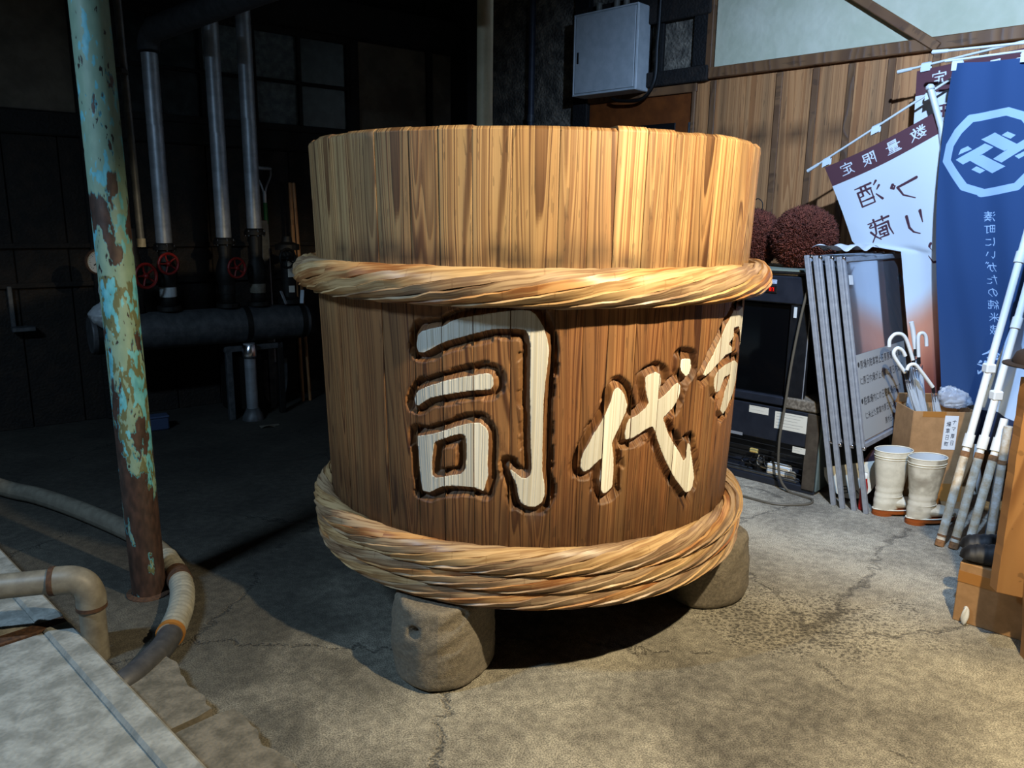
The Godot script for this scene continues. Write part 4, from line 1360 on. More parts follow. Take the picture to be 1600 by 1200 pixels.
# ------------------------------------------------------------------ right side
func fridge() -> void:
	var F := Transform3D(RW.basis, Vector3(1.70, 0, -4.14))
	var navy: StandardMaterial3D = mottled(Color(.10, .115, .15), Color(.13, .145, .18), .6, 95, .4)
	var side: StandardMaterial3D = mottled(Color(.33, .38, .38), Color(.38, .43, .42), .6, 96, .45)
	var bronze: StandardMaterial3D = mottled(Color(.27, .24, .21), Color(.33, .3, .26), .4, 97, .4, .3)
	var dark_glass := mat(Color(.025, .03, .038), .06)
	var o := thing("display_fridge", "dark two-tier display fridge behind the vat with a red digit readout", "fridge", F)
	part("lower_cabinet", Shape.new().boxat(Vector3(-.36, .245, -.36), Vector3(.72, .43, .5), .006).boxat(Vector3(-.36, .365, -.055), Vector3(.72, .2, .11), .004).boxat(Vector3(-.36, .02, -.055), Vector3(.72, .04, .11), .004), navy, o)
	part("side_panel", Shape.new().boxat(Vector3(.004, .245, -.31), Vector3(.012, .45, .6), .003), side, o)
	part("corner_stile", Shape.new().boxat(Vector3(-.035, .245, .0), Vector3(.07, .44, .015), .003), bronze, o)
	part("corner_stile", Shape.new().boxat(Vector3(-.69, .13, .0), Vector3(.06, .24, .015), .003), navy, o)
	for k in 6:
		part("grille_wire", Shape.new().tube([Vector3(-.66, .065 + k * .034, -.006), Vector3(-.08, .065 + k * .034, -.006)], .0028, 6), M.black, o)
	var cm := part("compressor", Shape.new().lathe(Transform3D(), [Vector2(0, 0), Vector2(.035, 0), Vector2(.036, .05), Vector2(.02, .08), Vector2(0, .085)], 14), M.iron, o, Transform3D(Basis(), Vector3(-.36, .05, -.07)))
	part("terminal_box", Shape.new().boxat(Vector3(.13, .035, .02), Vector3(.14, .075, .05), .01), M.white_plastic, cm)
	part("terminal_box", Shape.new().boxat(Vector3(.2, .02, .03), Vector3(.07, .06, .03), .01), M.pvc, cm)
	part("connector", Shape.new().boxat(Vector3(-.03, .12, .03), Vector3(.05, .03, .02), .004), mat(Color(.75, .66, .4), .5), cm)
	part("tray", Shape.new().boxat(Vector3(.0, -.004, .02), Vector3(.5, .012, .07), .003), M.dull_steel, cm)
	for k in 4:
		part("wiring", Shape.new().tube(curve([Vector3(-.06 + k * .03, .1, .02), Vector3(-.1 + k * .05, .05, .035), Vector3(-.03 + k * .04, .03, .03), Vector3(.04 + k * .03, .06, .03)]), .004, 6), [M.black, M.iron, M.pvc, M.black][k], cm)
	for f in [[-.16, .395, .20, .10, 5, 256, 128], [-.36, .432, .12, .042, 2, 256, 96], [-.10, .245, .075, .036, 2, 128, 64], [-.5, .27, .1, .018, 0, 128, 32]]:
		var im := canvas(f[5], f[6], Color(.80, .79, .74) if f[4] else Color(.5, .51, .53))
		for r in f[4]:
			scribble(im, 14, 14 + int(r * (f[6] - 16.0) / maxf(f[4], 1)), int(f[5] / 11.0) - 3 - r % 3 * 2, 10, Color(.25, .25, .25))
		var lab := Shape.new()
		lab.face(Vector3(f[0] - f[2] / 2, f[1] - f[3] / 2, .0015), Vector3(f[0] + f[2] / 2, f[1] - f[3] / 2, .0015), Vector3(f[0] + f[2] / 2, f[1] + f[3] / 2, .0015), Vector3(f[0] - f[2] / 2, f[1] + f[3] / 2, .0015), Vector2(0, 1), Vector2(1, 1), Vector2(1, 0), Vector2(0, 0))
		for q in 4:
			lab.v[q] += Vector3(0, 0, .0085 if f[0] > -.15 else 0.0)
		part("sticker", lab, printed(im), o)
	part("upper_cabinet", Shape.new().boxat(Vector3(-.43, .87, -.33), Vector3(.58, .68, .54), .006), navy, o)
	var hd := part("header_panel", Shape.new().boxat(Vector3(-.43, 1.135, -.03), Vector3(.58, .15, .07), .006), navy, o)
	part("glass_door", Shape.new().boxat(Vector3(-.47, .79, -.045), Vector3(.5, .53, .03), .004), dark_glass, o)
	part("door_sill", Shape.new().boxat(Vector3(-.47, .505, -.03), Vector3(.5, .05, .07), .006), navy, o)
	var gd := part("sliding_door", Shape.new().boxat(Vector3(-.168, .80, -.02), Vector3(.115, .53, .03), .004), mottled(Color(.085, .09, .1), Color(.11, .115, .125), .5, 98, .2), o)
	part("edge_strip", Shape.new().boxat(Vector3(-.113, .80, -.003), Vector3(.005, .53, .004), .001).boxat(Vector3(-.168, 1.067, -.003), Vector3(.115, .004, .006), .001), M.steel, gd)
	part("tag", Shape.new().boxat(Vector3(-.196, 1.015, -.003), Vector3(.018, .06, .003), .001), M.white_metal, gd)
	part("foot_block", Shape.new().boxat(Vector3(-.115, .503, -.145), Vector3(.2, .065, .3), .008), mottled(Color(.3, .27, .23), Color(.48, .45, .4), .12, 99, .8), o)
	# the readout: lit red digits
	part("readout", Shape.new().boxat(Vector3(-.345, 1.135, .008), Vector3(.075, .043, .006), .002), M.black, hd)
	var lit := mat(Color(.2, .02, .01), .4)
	lit.emission_enabled = true
	lit.emission = Color(1.0, .12, .05)
	lit.emission_energy_multiplier = 1.6
	var glow := mat(Color(.08, .0, .0), .4)
	glow.emission_enabled = true
	glow.emission = Color(.6, .01, .01)
	glow.emission_energy_multiplier = .35
	part("display_window", Shape.new().boxat(Vector3(-.338, 1.135, .0115), Vector3(.036, .026, .001), .0003), glow, hd)
	var dg := Shape.new()
	# seven-segment 8 and 7
	for e in [[-.345, "abcdefg"], [-.331, "abc"]]:
		for ch in e[1]:
			var p := {"a": [0, .0085, 0], "b": [.0042, .0042, 1], "c": [.0042, -.0042, 1], "d": [0, -.0085, 0], "e": [-.0042, -.0042, 1], "f": [-.0042, .0042, 1], "g": [0, 0, 0]}
			var q: Array = p[ch]
			dg.boxat(Vector3(e[0] + q[0], 1.135 + q[1], .0125), Vector3(.0022, .0072, .001) if q[2] else Vector3(.0072, .0022, .001), .0002)
	part("display_digits", dg, lit, hd)
	var im2 := canvas(128, 40, Color(.62, .68, .78))
	scribble(im2, 8, 10, 10, 11, Color(.2, .22, .3))
	scribble(im2, 8, 28, 9, 11, Color(.2, .22, .3))
	var s2 := Shape.new()
	s2.face(Vector3(-.378, 1.166, .006), Vector3(-.312, 1.166, .006), Vector3(-.312, 1.189, .006), Vector3(-.378, 1.189, .006), Vector2(0, 1), Vector2(1, 1), Vector2(1, 0), Vector2(0, 0))
	part("sticker", s2, printed(im2), hd)
	# flat card and paper on top
	var pile := [["card_sheet", Color(.50, .45, .38), 1.213, .5, .012, "brown card sheet lying on the fridge top"], ["white_board_sheet", Color(.78, .78, .8), 1.2255, .54, .008, "white sheet with a red edge on the fridge top"], ["folded_paper", Color(.42, .46, .42), 1.236, .6, .012, "greenish folded paper topmost on the fridge, under the cedar balls"]]
	for k in 3:
		var q: Array = pile[k]
		tag(part(q[0], Shape.new().boxat(Vector3(-.02 * k, q[4] / 2, 0), Vector3(.57, q[4] - .001, q[3]), .001), mat(q[1], .85), self, F * Transform3D(Basis(UP, .02 * k), Vector3(-.44, q[2], -.30))), q[5], "sheet")
	# power cord
	var wc := []
	for p in [Vector3(1.595, 1.2, -4.2), Vector3(1.57, 1.0, -4.215), Vector3(1.55, .75, -4.235), Vector3(1.535, .5, -4.24), Vector3(1.52, .28, -4.24), Vector3(1.535, .09, -4.235), Vector3(1.575, .012, -4.19), Vector3(1.63, .006, -4.12), Vector3(1.665, .006, -4.06), Vector3(1.61, .006, -3.99), Vector3(1.46, .006, -3.98), Vector3(1.35, .006, -4.05), Vector3(1.2, .006, -4.22), Vector3(1.0, .006, -4.5)]:
		wc.append(p - Vector3(1.55, 0, -4.1))
	tag(part("power_cord", Shape.new().tube(curve(wc, 8), .0075, 8), mat(Color(.33, .31, .27), .5), self, at(Vector3(1.55, 0, -4.1))), "grey power cord hanging down the fridge and looping over the floor", "cord")


func cedar_balls() -> void:
	var F := Transform3D(RW.basis, Vector3(1.70, 0, -4.14))
	var tuft := Shape.new()
	for k in 4:
		var a := TAU * k / 4
		var d := Vector3(cos(a) * .35, 1, sin(a) * .35) * (.03 - .004 * k)
		var s := Vector3(-sin(a), 0, cos(a)) * .0032
		var n := Vector3(cos(a), -.3, sin(a)) * .0032
		var i0 := tuft.add(-s)
		var i1 := tuft.add(s)
		var i2 := tuft.add(d * .6 + s * .9 + n)
		var i3 := tuft.add(d * .6 - s * .9 + n)
		var i4 := tuft.add(d)
		tuft.quad(i0, i1, i2, i3)
		tuft.tri(i3, i2, i4)
		tuft.tri(i0, i3, i4)
		tuft.tri(i1, i4, i2)
	var tm := mat(Color(.44, .22, .15), .9)
	tm.vertex_color_use_as_albedo = true
	var mesh := tuft.mesh(tm)
	for k in 2:
		var r: float = [.175, .165][k]
		var o := thing("cedar_ball", ["round brown cedar-twig ball on the fridge, nearer the sign frames", "brown cedar-twig ball on the fridge, half hidden behind the vat"][k], "cedar ball", F * Transform3D(Basis(), Vector3([-.30, -.645][k], 1.249 + r * .93, [-.27, -.33][k])), "cedar balls on the fridge")
		part("core", Shape.new().lathe(Transform3D(), [Vector2(0, -r * .93), Vector2(r * .5, -r * .8), Vector2(r * .83, -r * .45), Vector2(r * .93, 0), Vector2(r * .83, r * .45), Vector2(r * .5, r * .8), Vector2(0, r * .93)], 24), mat(Color(.09, .05, .04), 1.0), o)
		var mm := MultiMesh.new()
		mm.transform_format = MultiMesh.TRANSFORM_3D
		mm.use_colors = true
		mm.mesh = mesh
		var n := 5200
		mm.instance_count = n
		for i in n:
			var y := 1.0 - 2.0 * (i + .5) / n
			var a := i * 2.39996
			var d := Vector3(sqrt(1 - y * y) * cos(a), y, sqrt(1 - y * y) * sin(a))
			d = (d + Vector3(rng.randfn(), rng.randfn(), rng.randfn()) * .03).normalized()
			var lean := (d + Vector3(rng.randfn(), rng.randfn(), rng.randfn()) * .28).normalized()
			var x := lean.cross(Vector3(rng.randfn(), rng.randfn(), rng.randfn())).normalized()
			var sc := rng.randf_range(.75, 1.25)
			mm.set_instance_transform(i, Transform3D(Basis(x, lean, x.cross(lean)).scaled(Vector3.ONE * sc), d * (r * rng.randf_range(.86, .95))))
			var v := rng.randf_range(.5, 1.5)
			mm.set_instance_color(i, Color(v, v * rng.randf_range(.85, 1.0), v * .9))
		var mi := MultiMeshInstance3D.new()
		mi.name = "twigs"
		mi.multimesh = mm
		mi.set_meta("kind", "stuff")
		o.add_child(mi, true)
	tag(part("wire_hook", Shape.new().tube(curve([Vector3(0, 0, 0), Vector3(.0, .05, 0), Vector3(-.03, .075, 0), Vector3(-.06, .06, 0)]), .003, 6), M.iron, self, F * Transform3D(Basis(), Vector3(-.60, 1.565, -.33))), "little wire hook on top of the half-hidden cedar ball", "hook")


func sign_frames() -> void:
	# x across the frame, y up the lean, z towards the open side
	var foot := Vector3(1.893, 0, -3.873)
	var x := Vector3(.689, 0, -.7248)
	var y := Vector3(-.199, 1.336, -.189).normalized()
	var z := x.cross(y).normalized()
	var wide := .97
	var tall := 1.362
	var names := ["foremost aluminium sign stand with a mirror-like panel and a printed notice", "aluminium sign stand right behind the foremost one, seen edge on", "third aluminium sign stand from the front, seen edge on", "aluminium sign stand nearest the fridge, seen edge on"]
	for k in 4:
		var off: Vector3 = Vector3(-.725, 0, -.689) * [.0, .062, .118, .174][k] + x * [.0, .0, -.015, .005][k]
		var o := thing("sign_stand", names[k], "sign stand", Transform3D(Basis(x, y, z), foot + off), "leaning sign stands")
		var g := -.012
		for s in [0.0, wide]:
			part("leg", Shape.new().boxat(Vector3(s, tall * .5, g), Vector3(.026, tall, .024), .003), M.alu, o)
		for s in [0.0, wide]:
			part("panel_rail", Shape.new().boxat(Vector3(s + (.012 if s == 0.0 else -.012), .35 + .5, g + .017), Vector3(.03, 1.0, .014), .005), M.alu, o)
		for h in [.36, tall - .02]:
			part("panel_rail", Shape.new().boxat(Vector3(wide / 2, h, g + .017), Vector3(wide - .02, .03, .014), .005), M.alu, o)
		for c in [[.01, .35], [.01, tall - .012], [wide - .01, .35], [wide - .01, tall - .012]]:
			part("corner_cap", Shape.new().lathe(Transform3D(Basis(Vector3.RIGHT, PI / 2), Vector3(c[0], c[1], g + .0235)), [Vector2(.013, -.01), Vector2(.013, .002), Vector2(.008, .006), Vector2(0, .007)], 14), M.chrome, o)
		var board := mat(Color(.74, .77, .82), .07, .85)
		part("glossy_panel" if k == 0 else "back_board", Shape.new().boxat(Vector3(wide / 2, .85, g + .010), Vector3(wide - .03, .98, .005), .001), M.dull_steel if k else board, o)
		if k == 0:
			# a pale notice on the lower half of the shiny panel, bits of tape
			var im := canvas(640, 290, Color(.60, .61, .61))
			var dk := Color(.13, .13, .14)
			ink(im, Vector2(24, 34), Vector2(24, 34), 9, 9, dk)
			scribble(im, 40, 22, 16, 29, dk, "原場内駐車禁止日原")
			scribble(im, 22, 76, 15, 29, dk, "に原日内場が止の車")
			ink(im, Vector2(24, 158), Vector2(24, 158), 9, 9, dk)
			scribble(im, 40, 146, 13, 29, dk, "駐車場内にの日")
			scribble(im, 40, 198, 16, 26, dk, "に米止た禁車内原日の")
			scribble(im, 240, 246, 10, 24, dk, "原内日場止")
			var nt := Shape.new()
			nt.face(Vector3(.035, .385, g + .0145), Vector3(wide - .035, .385, g + .0145), Vector3(wide - .035, .84, g + .0145), Vector3(.035, .84, g + .0145), Vector2(0, 1), Vector2(1, 1), Vector2(1, 0), Vector2(0, 0))
			part("notice", nt, printed(im), o)
			for c in [[.055, 1.235, .055, .05], [wide - .075, 1.2, .06, .07]]:
				part("tape", Shape.new().box(Transform3D(Basis(Vector3.BACK, .5 if c[0] > .3 else -.05), Vector3(c[0], c[1], g + .0265)), Vector3(c[2], c[3], .001), .0002), mat(Color(.8, .82, .83), .5), o)
	var cl := thing("folded_cloth", "white patterned cloth lying over the tops of the sign stands", "cloth", Transform3D(Basis(x, UP, x.cross(UP)), Vector3(1.64, 1.353, -4.12)))
	part("sheet", Shape.new().sheet(26, 12, func(u: float, v: float) -> Vector3:
		return Vector3(u * .42 - .02, .026 + .014 * sin(u * 13 + v * 3) + .006 * sin(v * 9) - .02 * absf(v - .5), (v - .5) * .16 + .05 * u)), mottled(Color(.8, .8, .82), Color(.86, .86, .87), .3, 131, .8), cl)


# ------------------------------------------------------------------ banners
func cloth_sheet(o: Node3D, called: String, m: Material, f: Callable, nu := 40, nv := 90) -> void:
	part(called, Shape.new().sheet(nu, nv, f), m, o)

func cloth_mat(im: Image) -> StandardMaterial3D:
	var m := printed(im, .85)
	m.backlight_enabled = true
	m.backlight = Color(.35, .35, .35)
	m.cull_mode = BaseMaterial3D.CULL_DISABLED
	return m

func rod(o: Node3D, a: Vector3, b: Vector3, tip := true) -> void:
	var d := (b - a).normalized()
	part("crossbar", Shape.new().tube([a, b], .0065, 10), M.white_plastic, o)
	if tip:
		part("tip", Shape.new().tube([a - d * .03, a - d * .025, a + d * .05], [.004, .011, .009], 10), M.white_plastic, o)

func loops(o: Node3D, at_: Array, d: Vector3, m: Material) -> void:
	for p in at_:
		part("loop", Shape.new().sheet(2, 12, func(u: float, v: float) -> Vector3:
			var a := (v - .5) * PI * 1.1
			return p + d * (u - .5) * .05 + Vector3(0, .012 - .05 * absf(v - .5) * 2 + .012, .011 * (1 if v > .5 else -1) * minf(1.0, absf(v - .5) * 8))), m, o)

func pudding_image(seed_: int) -> Image:
	var im := canvas(448, 1280, Color(.86, .87, .88))
	var maroon := Color(.36, .20, .23)
	im.fill_rect(Rect2i(0, 0, 448, 96), maroon)
	for y in range(640, 1280):                       # printed sunset at the foot
		var t := smoothstep(640, 820, y)
		var c := Color(.86, .87, .88).lerp(Color(.84, .55, .42), t).lerp(Color(.5, .25, .2), smoothstep(820, 1150, y))
		im.fill_rect(Rect2i(0, y, 448, 1), c)
	for k in 4:
		glyph(im, "数量限定"[k], Vector2(46 + k * 96, 16), Vector2(58, 58), 3.2, Color(.86, .87, .88))
	var ink_ := Color(.32, .17, .21)
	var s := 112.0
	for k in 3:
		glyph(im, "プリン"[k], Vector2(112, 200 + k * 152), Vector2(s, s), 6.5, ink_, .7)
	for k in 2:
		glyph(im, "酒蔵"[k], Vector2(262, 140 + k * 168), Vector2(104, 104), 5.0, ink_, .5)
	im.flip_x()                                      # the camera sees the back of the cloth
	return im

func flags() -> void:
	# the near pudding banner hangs askew from its tilted pole
	var m1 := cloth_mat(pudding_image(1))
	var white_cloth := mat(Color(.84, .86, .88), .85)
	var e1 := Vector3(.905, .425, 0)
	var o := thing("banner", "white banner with a maroon band of white characters, hanging askew", "banner", rw(0, 0, .47), "banners by the right wall")
	var tl := Vector3(-0.064, 1.829, 0)
	cloth_sheet(o, "cloth", m1, func(u: float, v: float) -> Vector3:
		var straight := Vector3(.455, -.89, 0).lerp(Vector3(.36, -.93, 0), v)
		var p := tl + e1 * .648 * u + straight * 1.66 * v
		p.y -= .018 * sin(u * PI)
		var snag := (.70 - .206 * p.y) + .45 * u * .6          # below the sign stands' tops the cloth is pushed aside by them
		p.x -= u * v * .22
		p.x = lerpf(p.x, maxf(p.x, snag), smoothstep(1.385, 1.345, p.y))
		p.z += .018 * sin(u * 9 + v * 4) * v + .012 * sin(u * 3 - v * 7)
		return p)
	rod(o, Vector3(-0.146, 1.824, .0), Vector3(0.625, 2.297, .0))
	loops(o, [Vector3(-0.054, 1.865, 0), Vector3(0.213, 2.035, 0), Vector3(0.481, 2.199, 0)], e1, white_cloth)
	part("pole", Shape.new().tube([Vector3(0.486, 2.22, .022), Vector3(0.563, 2.014, .02), Vector3(.97, .0, -.08)], .017, 14), M.white_plastic, o)
	part("pole_cap", Shape.new().lathe(Transform3D(Basis(), Vector3(0.483, 2.214, .022)), [Vector2(0, 0), Vector2(.023, .004), Vector2(.023, .02), Vector2(.012, .032), Vector2(0, .034)], 14), M.white_plastic, o)
	# the far one behind it
	var o2 := thing("banner", "white and maroon banner half hidden behind the blue banner", "banner", rw(0, 0, .36), "banners by the right wall")
	var m2 := m1
	cloth_sheet(o2, "cloth", m2, func(u: float, v: float) -> Vector3:
		var p := Vector3(0.363626 + u * .62 + v * .1, 2.34271 + u * .07 - v * 1.8, .014 * sin(u * 8 + v * 3) * (.3 + v))
		p.x = lerpf(p.x, maxf(p.x, .70 - .206 * p.y + u * .3), smoothstep(1.385, 1.345, p.y))
		return p)
	rod(o2, Vector3(0.286, 2.353, 0), Vector3(1.227, 2.482, 0))
	loops(o2, [Vector3(0.41, 2.363, 0)], Vector3(1, .1, 0), white_cloth)
	part("pole", Shape.new().tube([Vector3(1.08, 2.47, -.025), Vector3(1.12, 0, -.025)], .016, 14), M.white_plastic, o2)
	# the big blue one in front
	var im := canvas(388, 1440, Color(.13, .255, .43))
	var pale := Color(.62, .72, .84)
	var c0 := Vector2(194, 363)
	var ring := []
	for i in 17:
		var a := TAU * (i + .5) / 16
		ring.append(Vector2(sin(a), cos(a)) * (162 + 7 * sin(i * 2.4)))
	for i in 16:
		ink(im, c0 + ring[i], c0 + ring[i + 1], 16, 16, pale)
	# woven bars of the crest, turned half round for the other half
	for q in ["450,660 545,612 720,715 630,757", "288,820 480,690 548,722 345,855", "304,782 395,735 365,712 318,738", "405,893 437,866 503,898 465,922"]:
		var one := PackedVector2Array()
		var two := PackedVector2Array()
		for p in q.split(" "):
			var e: PackedStringArray = p.split(",")
			var d := Vector2((float(e[0]) - 550) * .492, (float(e[1]) - 767) * .528)
			one.append(c0 + Vector2(-d.x, d.y))
			two.append(c0 - Vector2(-d.x, d.y))
		block(im, one, pale)
		block(im, two, pale)
	for k in 11:
		glyph(im, "湊町にいがたの純米蔵"[k] if k < 10 else "", Vector2(172 - k * 1.5, 600 + k * 53), Vector2(42, 42), 2.0, Color(.66, .75, .86))
	for k in 3:
		glyph(im, "今代司"[k], Vector2([150, 172, 130][k], 1178 + k * 56), Vector2(80, 66), 5.5, Color(.72, .8, .9), .6)
	im.flip_x()
	var mb := cloth_mat(im)
	var o3 := thing("blue_banner", "tall blue banner with a pale ringed crest and a column of characters", "banner", rw(0, 0, .65))
	cloth_sheet(o3, "cloth", mb, func(u: float, v: float) -> Vector3:
		var x := 0.63 + u * .486 + .13 * v * v - .02 * sin(v * 5)
		var fold := .022 * sin(u * 5.5 + v * 2.6 + .6) * (.35 + v) + .010 * sin(u * 15 - v * 5)
		return Vector3(x, 2.311 - v * 1.75 - .01 * sin(u * PI), fold))
	rod(o3, Vector3(0.556, 2.373, .03), Vector3(1.434, 2.353, .03))
	part("crossbar", Shape.new().tube([Vector3(0.587, 2.327, .0), Vector3(1.434, 2.342, .0)], .006, 10), M.white_plastic, o3)
	loops(o3, [Vector3(0.649, 2.301, 0), Vector3(0.953, 2.306, 0)], Vector3(1, 0, 0), white_cloth)
	# bundle of flagpoles with the furled flag round it
	var dir := Vector3(.34, 1.405, -.23) / 1.405
	M.light_rust = mottled(Color(.42, .28, .17), Color(.60, .44, .28), .1, 146, .85)
	var feet := [Vector3(2.05, 0, -3.47), Vector3(2.10, 0, -3.44), Vector3(2.145, 0, -3.405)]
	for k in 3:
		var t := thing("flag_pole", ["white flagpole with a rusty foot, leftmost of three leaning together", "white flagpole with a rusty foot, middle of three leaning together", "white flagpole with a rusty foot, rightmost of three leaning together"][k], "pole", at(feet[k]), "leaning flagpoles")
		var top: float = 1.75 if k < 2 else .62
		part("lower_tube", Shape.new().tube([dir * 0, dir * .44], .0195, 16), mottled(Color(.86, .85, .80), Color(.70, .58, .42), .3, 141 + k, .5, 0, .02, 0, 1.2), t)
		part("rusty_band", Shape.new().tube([dir * .0, dir * .03], .021, 16).tube([dir * .045, dir * .055], .0207, 16).tube([dir * .425, dir * .45], .0205, 16), M.light_rust, t)
		part("upper_tube", Shape.new().tube([dir * .44, dir * top], .0165, 16), M.white_plastic, t)
		part("collar", Shape.new().tube([dir * .47, dir * .53], .0225, 16), M.white_plastic, t)
		if k < 2:
			part("collar", Shape.new().tube([dir * (1.03 + .3 * (1 - k)), dir * (1.08 + .3 * (1 - k))], .0225, 16), M.white_plastic, t)
			part("clip", Shape.new().box(Transform3D(Basis(), dir * (.84 - .12 * k)), Vector3(.046, .045, .046), .006), M.white_plastic, t)
	for k in 2:
		var t := thing("flag_pole", ["shorter white flagpole standing right of the three, by the slippers", "thin pale blue pole behind the shorter white flagpole"][k], "pole", at([Vector3(2.265, 0, -3.44), Vector3(2.33, 0, -3.56)][k]))
		part("tube", Shape.new().tube([Vector3.ZERO, Vector3(.012, .6, -.004)], [.0185, .011][k], 14), [mottled(Color(.80, .80, .78), Color(.66, .58, .46), .3, 147, .5), mat(Color(.45, .58, .72), .5)][k], t)
		part("rusty_band", Shape.new().tube([Vector3(.008, .42, -.003), Vector3(.009, .44, -.003)], [.0195, .0118][k], 14).tube([Vector3(0, 0, 0), Vector3(.0, .02, 0)], [.0195, .0118][k], 14), M.light_rust, t)
	var fi := canvas(256, 512, Color(.70, .77, .85))
	fi.fill_rect(Rect2i(0, 420, 256, 92), Color(.10, .16, .28))
	fi.fill_rect(Rect2i(70, 170, 186, 130), Color(.10, .22, .42))
	ink(fi, Vector2(190, 215), Vector2(196, 235), 4, 4, Color(.8, .85, .9))
	ink(fi, Vector2(196, 235), Vector2(176, 242), 4, 3, Color(.8, .85, .9))
	var o4 := thing("furled_flag", "pale blue and navy flag gathered round the leaning flagpoles", "flag", rw(0, 0, .91))
	cloth_sheet(o4, "cloth", cloth_mat(fi), func(u: float, v: float) -> Vector3:
		var y := lerpf(1.45, .42, v) - .10 * u
		return Vector3(.985 + .20 * (y - .42) + u * (.32 + .12 * (1.0 - v)), y, .035 * sin(u * 10 + v * 2.5) + .02 * sin(u * 21 + 1) - .03 * (1.0 - v)), 40, 50)


func boots() -> void:
	var rubber: StandardMaterial3D = mottled(Color(.78, .76, .69), Color(.85, .83, .76), .25, 151, .45)
	var dirty: StandardMaterial3D = mottled(Color(.80, .78, .71), Color(.52, .49, .43), .5, 152, .5, 0, .012, 0, 2.0)
	var lining := mat(Color(.66, .70, .74), .8)
	var gum := mat(Color(.55, .27, .07), .5)
	for k in 2:
		var o := thing("rubber_boot", ["white rubber boot with orange sole, left of the pair by the sign stands", "scuffed white rubber boot with its toe towards the flagpoles"][k], "boot", at([Vector3(1.99, 0, -3.885), Vector3(2.105, 0, -3.765)][k], [.18, .22][k]), "pair of white boots")
		var m: Material = [rubber, dirty][k]
		# x points to the toe
		var st := Shape.new()
		var cuts := [[.036, -.004, .068, .046], [.07, -.002, .072, .052], [.11, .002, .072, .052], [.15, .004, .073, .053], [.20, .004, .080, .059], [.26, .004, .090, .066], [.32, .004, .098, .071], [.352, .004, .101, .073]]
		st.sheet(32, 28, func(u: float, v: float) -> Vector3:
			var t := v * (cuts.size() - 1)
			var i := mini(int(t), cuts.size() - 2)
			var f := t - i
			var c: Array = cuts[i]
			var d: Array = cuts[i + 1]
			var a := -TAU * u
			var h: float = lerpf(c[0], d[0], f)
			var wr := .002 * sin(h * 190.0) * exp(-pow((h - .12) / .035, 2))
			return Vector3(lerpf(c[1], d[1], f) + cos(a) * (lerpf(c[2], d[2], f) + wr), h, sin(a) * (lerpf(c[3], d[3], f) + wr)))
		# foot
		st.sheet(28, 20, func(u: float, v: float) -> Vector3:
			var x := lerpf(-.072, .205, v)
			var e := sqrt(maxf(0.0, 1.0 - pow(absf((x - .066) / .139), 5)))
			var hw := (.044 + .009 * sin(clampf((x + .07) / .27, 0, 1) * PI * .95)) * e
			var top := lerpf(.125, .085, smoothstep(-.02, .12, x)) - .028 * smoothstep(.12, .205, x)
			var a := -TAU * u
			return Vector3(x, .028 + (top - .028) * (.5 + .5 * sin(a)) * (.35 + .65 * e), cos(a) * hw * (1.0 if sin(a) < .2 else 1.0 - .25 * (sin(a) - .2))))
		part("upper", st, m, o)
		part("lining", Shape.new().sheet(32, 6, func(u: float, v: float) -> Vector3:
			var a := TAU * u
			return Vector3(.004 + cos(a) * lerpf(.098, .068, v), lerpf(.352, .12, v), sin(a) * lerpf(.070, .048, v))), lining, o)
		var ring := func(h: float, rx: float, rz: float, t: float) -> Shape:
			var pts := []
			for i in 41:
				var a := TAU * i / 40
				pts.append(Vector3(.004 + cos(a) * rx, h, sin(a) * rz))
			return Shape.new().tube(pts, t, 8, false)
		part("rim", ring.call(.352, .0995, .0715, .0028), rubber, o)
		part("band", ring.call(.325, .0985, .0715, .0025), rubber, o)
		part("band", ring.call(.313, .0968, .0703, .0022), rubber, o)
		part("ankle_ridge", ring.call(.105, .0715, .0517, .0025), rubber, o)
		var poly := PackedVector2Array()
		for i in 40:
			var a := TAU * i / 40
			var x := .066 + cos(a) * .145
			poly.append(Vector2(x, sin(a) * (.048 + .010 * sin(clampf((x + .08) / .29, 0, 1) * PI)) * (.9 + .1 * absf(sin(a)))))
		var flat := Basis(Vector3.RIGHT, -PI / 2)
		part("sole", Shape.new().plate(Transform3D(flat, Vector3(0, .012, 0)), poly, .02), gum, o)
		var heel := PackedVector2Array()
		for i in 24:
			var a := TAU * i / 24
			heel.append(Vector2(-.022 + cos(a) * .055, sin(a) * .047))
		part("heel", Shape.new().plate(Transform3D(flat, Vector3(0, 0, 0)), heel, .018), gum, o)
		var edge := []
		for i in poly.size() + 1:
			edge.append(Vector3(poly[i % 40].x, .034, -poly[i % 40].y))
		part("piping", Shape.new().tube(edge, .0035, 6, false), rubber, o)


